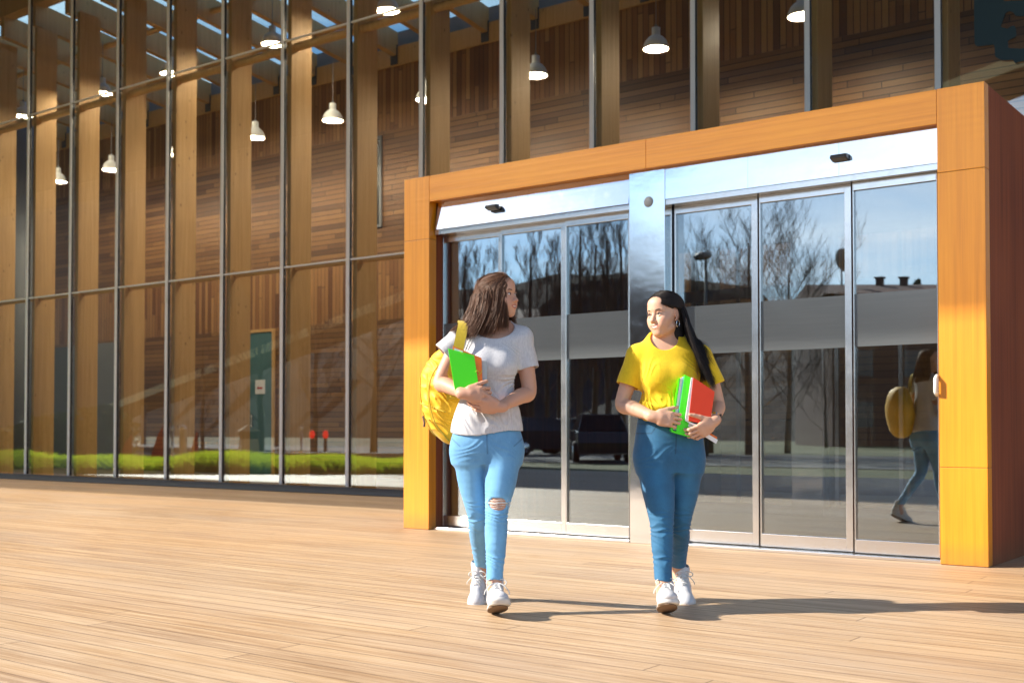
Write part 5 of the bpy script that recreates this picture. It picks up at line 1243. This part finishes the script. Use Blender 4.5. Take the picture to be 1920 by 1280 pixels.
shirtB = [loft(torsoB, .005, .02), Group([cap(p(1272, 656, .025), p(1312, 666, .015), .036, .050, .02), cap(p(1231, 656, .025), p(1198, 666, .015), .036, .050, .02)], .025),
          cap(shL, slL, .056, .060, .03), cap(shR, slR, .054, .057, .03), ell(p(1232, 706, -.066), (.056, .050, .060), None, .045), ell(p(1277, 706, -.066), (.054, .050, .060), None, .045),
          ell(p(1252, 762, -.02), (.148, .108, .034), None, .03), ell(p(1246, 633, -.03), (.070, .100, .076), rot_axis((1, 0, 0), rad(-24)), .004, 's')]
shirtB += endcut(shL, slL, r=.053) + endcut(shR, slR, r=.050)
def dB(v):
    r = folds(v, p(1228, 745, -.1), (.9, 0, .5), (-.5, 0, 1), .07, .045, 75, .0045) + folds(v, p(1215, 757, -.1), (1, 0, 0), (0, 0, 1), .08, .03, 95, .0038) + folds(v, p(1262, 752, -.1), (1, 0, -.4), (.4, 0, 1), .05, .05, 80, .005)
    r += folds(v, p(1218, 690, -.06), (1, 0, -.7), (.7, 0, 1), .03, .05, 90, .003) + folds(v, p(1300, 690, -.06), (1, 0, .7), (-.7, 0, 1), .03, .05, 90, .003)
    return r + sines(v, 9, .0015, 36)
sdf_obj('t_shirt', shirtB, (-.31, -.24, .90), (.31, .24, 1.45), .0034, M['tee_b'], PB, it=1, disp=dB)
mb = MB()   # ribbed collars sit on the neck openings
rowsJ = rowsof(fB, [(784, 1254, 56, .104, .004), (800, 1255, 60, .112, .006), (826, 1255, 63, .120, .01), (860, 1255, 63, .118, .012), (884, 1256, 58, .10, .012)])
jB = [loft(rowsJ, .003, .03), Group([legF, legR], .045), Prim(lambda x, y, z: np.where(y > .05, rank[2]+.018, fank[2]+.022)+.004*np.sin(x*60)-z, V3(-9, -9, -9), V3(9, 9, 9), .002, 'i')]
def dJB(v): return creases(v, fkn, fank, fhip, .0048) + creases(v, rkn, rank, rhip, .0042) + sines(v, 15, .0010, 45)
jb = sdf_obj('jeans', jB, (-.24, -.30, .10), (.24, .34, .99), .0045, M['denim_b'], PB, lambda v: denim_col(v, [(fhip, fkn, fank), (rhip, rkn, rank)], 0, None,
    [(p(1268, 800, -.1), p(1266, 850, -.1), .003), (p(1196, 812, -.1), p(1222, 812, -.1), .0022), (p(1222, 812, -.1), p(1232, 797, -.1), .0022), (p(1203, 796, -.1), p(1218, 796, -.1), .002), (p(1192, 794, -.1), p(1318, 794, -.1), .0016)])*V3(.6, 1, 1), 1, disp=dJB)
shoe(PB, tuple(p(1247, 1146, -.120)*V3(1, 1, 0)), rad(-3), rad(-18), 1.06, 'leather')
shoe(PB, (fB.x(1272, .36), .385, .072), rad(4), rad(24), 1.0, 'leather')
def rootB(al, rg):
    y = rg.uniform(-.100, .12); return (rg.normal(0, .003)-.004, y, .11-max(0, y-.05)*1.1-max(0, -y-.07)*1.1)
dg = math.degrees
hairB = hair_curves(headB, RB, scB, 3400, 5, 100, 180, lambda al, rg: (-.26-.10*rg.random()) if dg(al) < 150 else -.26-.05*rg.random(), rootB,
    lambda al, t: .004+.018*t, lambda al, t: np.concatenate([(.015*t+.045*t*t), -.030*t*(1 if dg(al) < 140 else 0), 0*t], 1))
hairB += hair_curves(headB, RB, scB, 420, 8, 100, 116, lambda al, rg: -.34-.07*rg.random(), rootB, lambda al, t: .004+.01*t, lambda al, t: np.concatenate([(.02*t+.075*t*t), -.09*np.sqrt(t), 0*t], 1))
hairB += hair_curves(headB, RB, scB, 1300, 6, 180, 270, lambda al, rg: -.22-.05*rg.random(), rootB, lambda al, t: .003+.008*t, lambda al, t: np.concatenate([-.012*t, 0*t, 0*t], 1))
hairB += hair_curves(headB, RB, scB, 900, 31, 99, 116, lambda al, rg: -.22-.10*rg.random(), lambda al, rg: (rg.normal(.006, .012), rg.uniform(-.106, -.06), rg.uniform(.080, .105)), lambda al, t: .004+.018*t, lambda al, t: np.concatenate([(.015*t+.045*t*t), -.030*t, 0*t], 1), ease=1.15, pe=.62)
hairB += hair_curves(headB, RB, scB, 800, 32, 240, 262, lambda al, rg: -.20-.05*rg.random(), lambda al, rg: (rg.normal(.006, .012), rg.uniform(-.106, -.06), rg.uniform(.080, .105)), lambda al, t: .003+.008*t, lambda al, t: np.concatenate([-.012*t, 0*t, 0*t], 1), ease=1.15, pe=.62)
hairB += hair_curves(headB, RB, scB, 700, 33, 105, 150, lambda al, rg: -.20-.12*rg.random(), rootB, lambda al, t: .002+.006*t, lambda al, t: np.concatenate([(.006*t+.03*t*t), -.022*t, 0*t], 1))
bodB = [loft(torsoB, .008, .02)] + neckB + [cap(shR, slR, .059, .063, .03), cap(shL, slL, .060, .066, .03), cap(p(1266, 649, .025), p(1312, 664, .015), .043, .056, .02), cap(p(1238, 649, .025), p(1198, 664, .015), .043, .056, .02)]
hairB = push_out(hairB, bodB, .009, headB[2]-.09)
PHB = lambda *a: headB+RB @ (V3(*a)*scB)
hB = hull('hair', headB, RB, scB, M['scalp_b'], PB, [cap(PHB(.0, .05, .01), PHB(.0, .055, -.13), .068, .045, .03), cap(PHB(.025, .045, -.02), PHB(.040, .050, -.13), .036, .026, .03)], (0, -.098, -.045), (.100, .085, .110), True)
strands('hair_strands', hairB, M['hair_b'], hB, .0010, 4)
# hoop earring, watch
ec = PHB(.083, .000, -.052); mb = MB(); a1 = RB @ V3(0, 1, 0)
mb.tube([ec+a1*.012*math.sin(t)+V3(0, 0, .019*math.cos(t)) for t in np.linspace(0, 6.283, 22)], .0016, 6, cap=False); mb.build('earring', M['silver'], PB, True)
ax = nrm(wrR-elR); wc = wrR-ax*.030; s1 = nrm(np.cross(ax, (0, 1, 0))); s2 = np.cross(ax, s1)
mb = MB(); 
for k_ in range(24):
    pass
ring = [(wc+(s1*math.cos(t)+s2*math.sin(t))*.0295) for t in np.linspace(0, 6.283, 25)]
ribbon(mb, ring, .020, .003, [(s1*math.cos(t)+s2*math.sin(t)) for t in np.linspace(0, 6.283, 25)]); wt_ = mb.build('wristwatch', M['silver'], PB)
wd_ = nrm(V3(1, -.55, -.1)-ax*np.dot(V3(1, -.55, -.1), ax)); wdir = wc+wd_*.031; sw = np.cross(ax, wd_)
Mw = Matrix([(sw[0], ax[0], wd_[0], wdir[0]), (sw[1], ax[1], wd_[1], wdir[1]), (sw[2], ax[2], wd_[2], wdir[2]), (0, 0, 0, 1)])
mb = MB(); mb.box(-.016, .016, -.018, .018, -.004, .0055, 0, Mw); mb.build('watch_face', M['black'], wt_, bev=.003)

# ================================================================ backpack, folders, notebooks
M['yel_bag'] = m_cloth('yellow_bag_fabric', (.74, .42, .006), (.84, .50, .008), 260, .2, .5, .6); M['strap'] = m_cloth('ochre_strap', (.46, .33, .012), (.52, .38, .016), 260, .2, .2)
BK = fA.root('backpack'); tag(BK, 'yellow backpack hanging from the shoulder of the woman in grey', 'backpack')
f = fA; p = fA.p
T = [(650, 842, 14, .05, .15), (662, 842, 33, .075, .17), (690, 845, 53, .100, .18), (720, 848, 63, .112, .18), (756, 850, 63, .112, .18), (786, 852, 57, .105, .18), (812, 856, 47, .090, .18), (830, 858, 28, .055, .18), (836, 858, 10, .02, .18)]
rB = [(f.z(py, cy-.08), f.x(cx, cy-.05), cy, f.w(hw), ry) for (py, cx, hw, ry, cy) in T]
def dK(v): return folds(v, p(815, 735, .1), (.5, 0, 1), (1, 0, -.6), .09, .10, 48, .008) + folds(v, p(830, 790, .1), (.9, 0, .6), (-.5, 0, 1), .07, .08, 55, .009) + folds(v, p(812, 685, .1), (1, 0, .6), (-.6, 0, 1), .05, .06, 60, .006) + sines(v, 21, .003, 30)
sdf_obj('bag_body', [loft(rB, 0, .02, 2.2)], (-.50, .0, .78), (.1, .36, 1.36), .005, M['yel_bag'], BK, disp=dK, it=2)
def dK2(v): return sines(v, 22, .003, 34) + folds(v, p(828, 770, .08), (.8, 0, .7), (-.6, 0, 1), .06, .06, 60, .006)
sdf_obj('front_pocket', [ell((f.x(832, .06), .085, f.z(768, .06)), (.085, .055, .115), rot_axis((0, 1, 0), .15), .0)], (-.42, -.0, .84), (-.1, .2, 1.18), .005, M['yel_bag'], BK, disp=dK2, it=2) if False else None
mb = MB(); q = cm([p(856, 668, .09), p(866, 612, .075), p(868, 603, .02), p(869, 607, -.045), p(866, 622, -.088), p(861, 645, -.112), p(855, 675, -.120), p(850, 695, -.105), p(846, 715, -.04), p(846, 740, .05), p(850, 760, .11)], 4)
nn_ = [nrm((0, 1.0 if a[1] > .05 else (-1.0 if a[1] < -.07 else -.3), 1.2 if -.06 < a[1] < .05 and a[2] > 1.3 else .25)) for a in q]
qq = push_out([q], [loft(torsoA, .010, .02)]+[cap(p(911, 619, .025), p(866, 632, .015), .047, .060, .02), cap(p(866, 634, .01), p(833, 664, 0), .060, .064, .03)], .006, 9)[0]
ribbon(mb, qq, .052, .007, nn_); mb.build('shoulder_strap', M['strap'], BK)
_bagp = [loft(rB, 0, .02, 2.2)]
for _k, _q in enumerate(([p(842, 662, .06), p(812, 700, .05), p(804, 740, .05), p(815, 790, .07), p(842, 826, .12)], [p(802, 690, .2), p(792, 730, .15), p(796, 775, .15), p(820, 815, .15)], [p(790, 752, .2), p(808, 762, .08), p(835, 772, .02)])):
    _c = push_out([cm(_q, 6)], _bagp, .002, 9)[0]; mb = MB(); mb.tube(_c, .0032, 6); mb.build('seam_piping', M['strap'], BK, True)
mb = MB(); ribbon(mb, cm([p(800, 700, .075), p(803, 740, .06), p(810, 790, .085)], 5), .010, .004, [(-.4, -1, 0)]*11); mb.build('zip', M['yel_bag'], BK)
mb = MB(); mb.tube([p(793, 780, .11), p(796, 792, .10), p(795, 800, .10)], .006, 6); mb.build('zip_pull', M['sole'], BK)

M['neon'] = plain('neon_green_plastic', (.08, .90, .006), .3, nz=.02, Coat_Weight=.3); M['orange_p'] = plain('orange_plastic', (.85, .19, .012), .35, nz=.02); M['red_p'] = plain('red_card', (.78, .05, .008), .4, nz=.03)
M['book_g'] = plain('pale_grey_cover', (.42, .48, .50), .5); M['elastic'] = plain('yellow_elastic', (.6, .7, .05), .6); M['bluep'] = plain('light_blue_paper', (.35, .65, .80), .7)
def carry(name, fig, label, cat_, px, py, y):
    o = empty(name, (0, 0, 0), PSI); q = fig.p(px, py, y); o.location = Vector(W(fig.r0, fig.D0, 0))+Vector(rotz(q, PSI)); tag(o, label, cat_); return o, Vector(q)
def loc_build(mb, nm, m, o, q, **k): mb.v = [tuple(Vector(v)-q) for v in mb.v]; return mb.build(nm, m, o, **k)
Y0 = -.185
o, q = carry('folder', fA, 'bright green plastic folder held against the grey t-shirt', 'folder', 870, 690, Y0)
mb = MB(); slab(mb, fA, [(840, 653), (889, 666), (899, 733), (853, 733)], Y0, .006); loc_build(mb, 'cover', M['neon'], o, q, bev=.0015)
mb = MB(); a, b = fA.p(862, 657, Y0-.002), fA.p(867, 664, Y0-.002); mb.tube([a, b, fA.p(871, 660, Y0-.002)], .0012, 5); mb.tube([fA.p(891, 697, Y0-.002), fA.p(895, 694, Y0-.003), fA.p(899, 700, Y0-.002)], .0013, 5); loc_build(mb, 'elastic_band', M['elastic'], o, q, smooth=True)
o, q = carry('folder', fA, 'orange folder behind the green one', 'folder', 880, 690, Y0+.012)
mb = MB(); slab(mb, fA, [(849, 648), (903, 671), (906, 752), (862, 748)], Y0+.010, .007); loc_build(mb, 'cover', M['orange_p'], o, q, bev=.0015)
mb = MB(); slab(mb, fA, [(852, 652), (868, 658), (868, 664), (852, 660)], Y0+.0075, .002); loc_build(mb, 'paper_sheet', M['paper'], o, q)
mb = MB(); mb.tube([fA.p(897, 703, Y0+.006), fA.p(901, 700, Y0+.004), fA.p(904, 694, Y0+.006)], .0013, 5); loc_build(mb, 'elastic_band', M['elastic'], o, q, smooth=True)
o, q = carry('book', fA, 'pale grey book innermost against the grey t-shirt', 'book', 900, 700, Y0+.022)
mb = MB(); slab(mb, fA, [(864, 672), (913, 677), (913, 742), (866, 742)], Y0+.020, .003); slab(mb, fA, [(864, 672), (913, 677), (913, 742), (866, 742)], Y0+.042, .003); slab(mb, fA, [(911, 677), (913.2, 677), (913.2, 742), (911, 742)], Y0+.0232, .0187); loc_build(mb, 'cover', M['book_g'], o, q)
mb = MB(); slab(mb, fA, [(866, 674), (910.5, 679), (910.5, 740), (868, 740)], Y0+.0235, .018); loc_build(mb, 'pages', M['paper'], o, q)
# woman in yellow: green binder, red notebook, thin notebooks
Y1 = -.165
o, q = carry('binder', fB, 'bright green binder full of paper held against the yellow t-shirt', 'binder', 1280, 760, Y1)
mb = MB(); slab(mb, fB, [(1284, 702), (1298, 709), (1297, 818), (1268, 809)], Y1, .05, ys=[Y1+.004, Y1, Y1, Y1]); slab(mb, fB, [(1273, 710), (1275.2, 708), (1261, 808), (1258, 806)], Y1+.005, .05); slab(mb, fB, [(1258, 805.5), (1297, 817), (1300, 821), (1260, 810)], Y1-.004, .06); loc_build(mb, 'cover', M['neon'], o, q, bev=.001)
mb = MB(); slab(mb, fB, [(1275.5, 709), (1280, 707), (1266.5, 806), (1261.5, 805)], Y1+.010, .05); loc_build(mb, 'pages', M['paper'], o, q)
mb = MB(); slab(mb, fB, [(1280.3, 706.5), (1283.6, 705), (1270, 806.5), (1266.8, 806)], Y1+.008, .05); loc_build(mb, 'divider_sheets', M['bluep'], o, q)
o, q = carry('notebook', fB, 'red notebook held in front of the green binder', 'notebook', 1315, 750, Y1-.02)
mb = MB(); slab(mb, fB, [(1300, 707), (1340, 734), (1331, 796), (1291, 789)], Y1-.020, .003); slab(mb, fB, [(1300, 707), (1340, 734), (1331, 796), (1291, 789)], Y1-.006, .003); loc_build(mb, 'cover', M['red_p'], o, q, bev=.0008)
mb = MB(); slab(mb, fB, [(1296.5, 707.5), (1300, 707.5), (1291, 789.5), (1284.5, 788)], Y1-.018, .012); slab(mb, fB, [(1300.2, 709), (1338, 735), (1330, 794), (1291.2, 788)], Y1-.0168, .0105); slab(mb, fB, [(1284.5, 788), (1291, 790), (1318, 800), (1315, 806)], Y1-.019, .012); loc_build(mb, 'pages', M['paper'], o, q)
o, q = carry('notebook', fB, 'thin orange backed notebook sticking out below the hand of the woman in yellow', 'notebook', 1330, 822, Y1-.004)
mb = MB(); slab(mb, fB, [(1292, 792), (1346, 824), (1343, 831.5), (1290, 799)], Y1-.002, .010); loc_build(mb, 'pages', M['paper'], o, q, bev=.001)
mb = MB(); slab(mb, fB, [(1300, 793), (1345, 819), (1343, 826), (1300, 797)], Y1+.010, .004); loc_build(mb, 'cover', M['orange_p'], o, q, bev=.001)
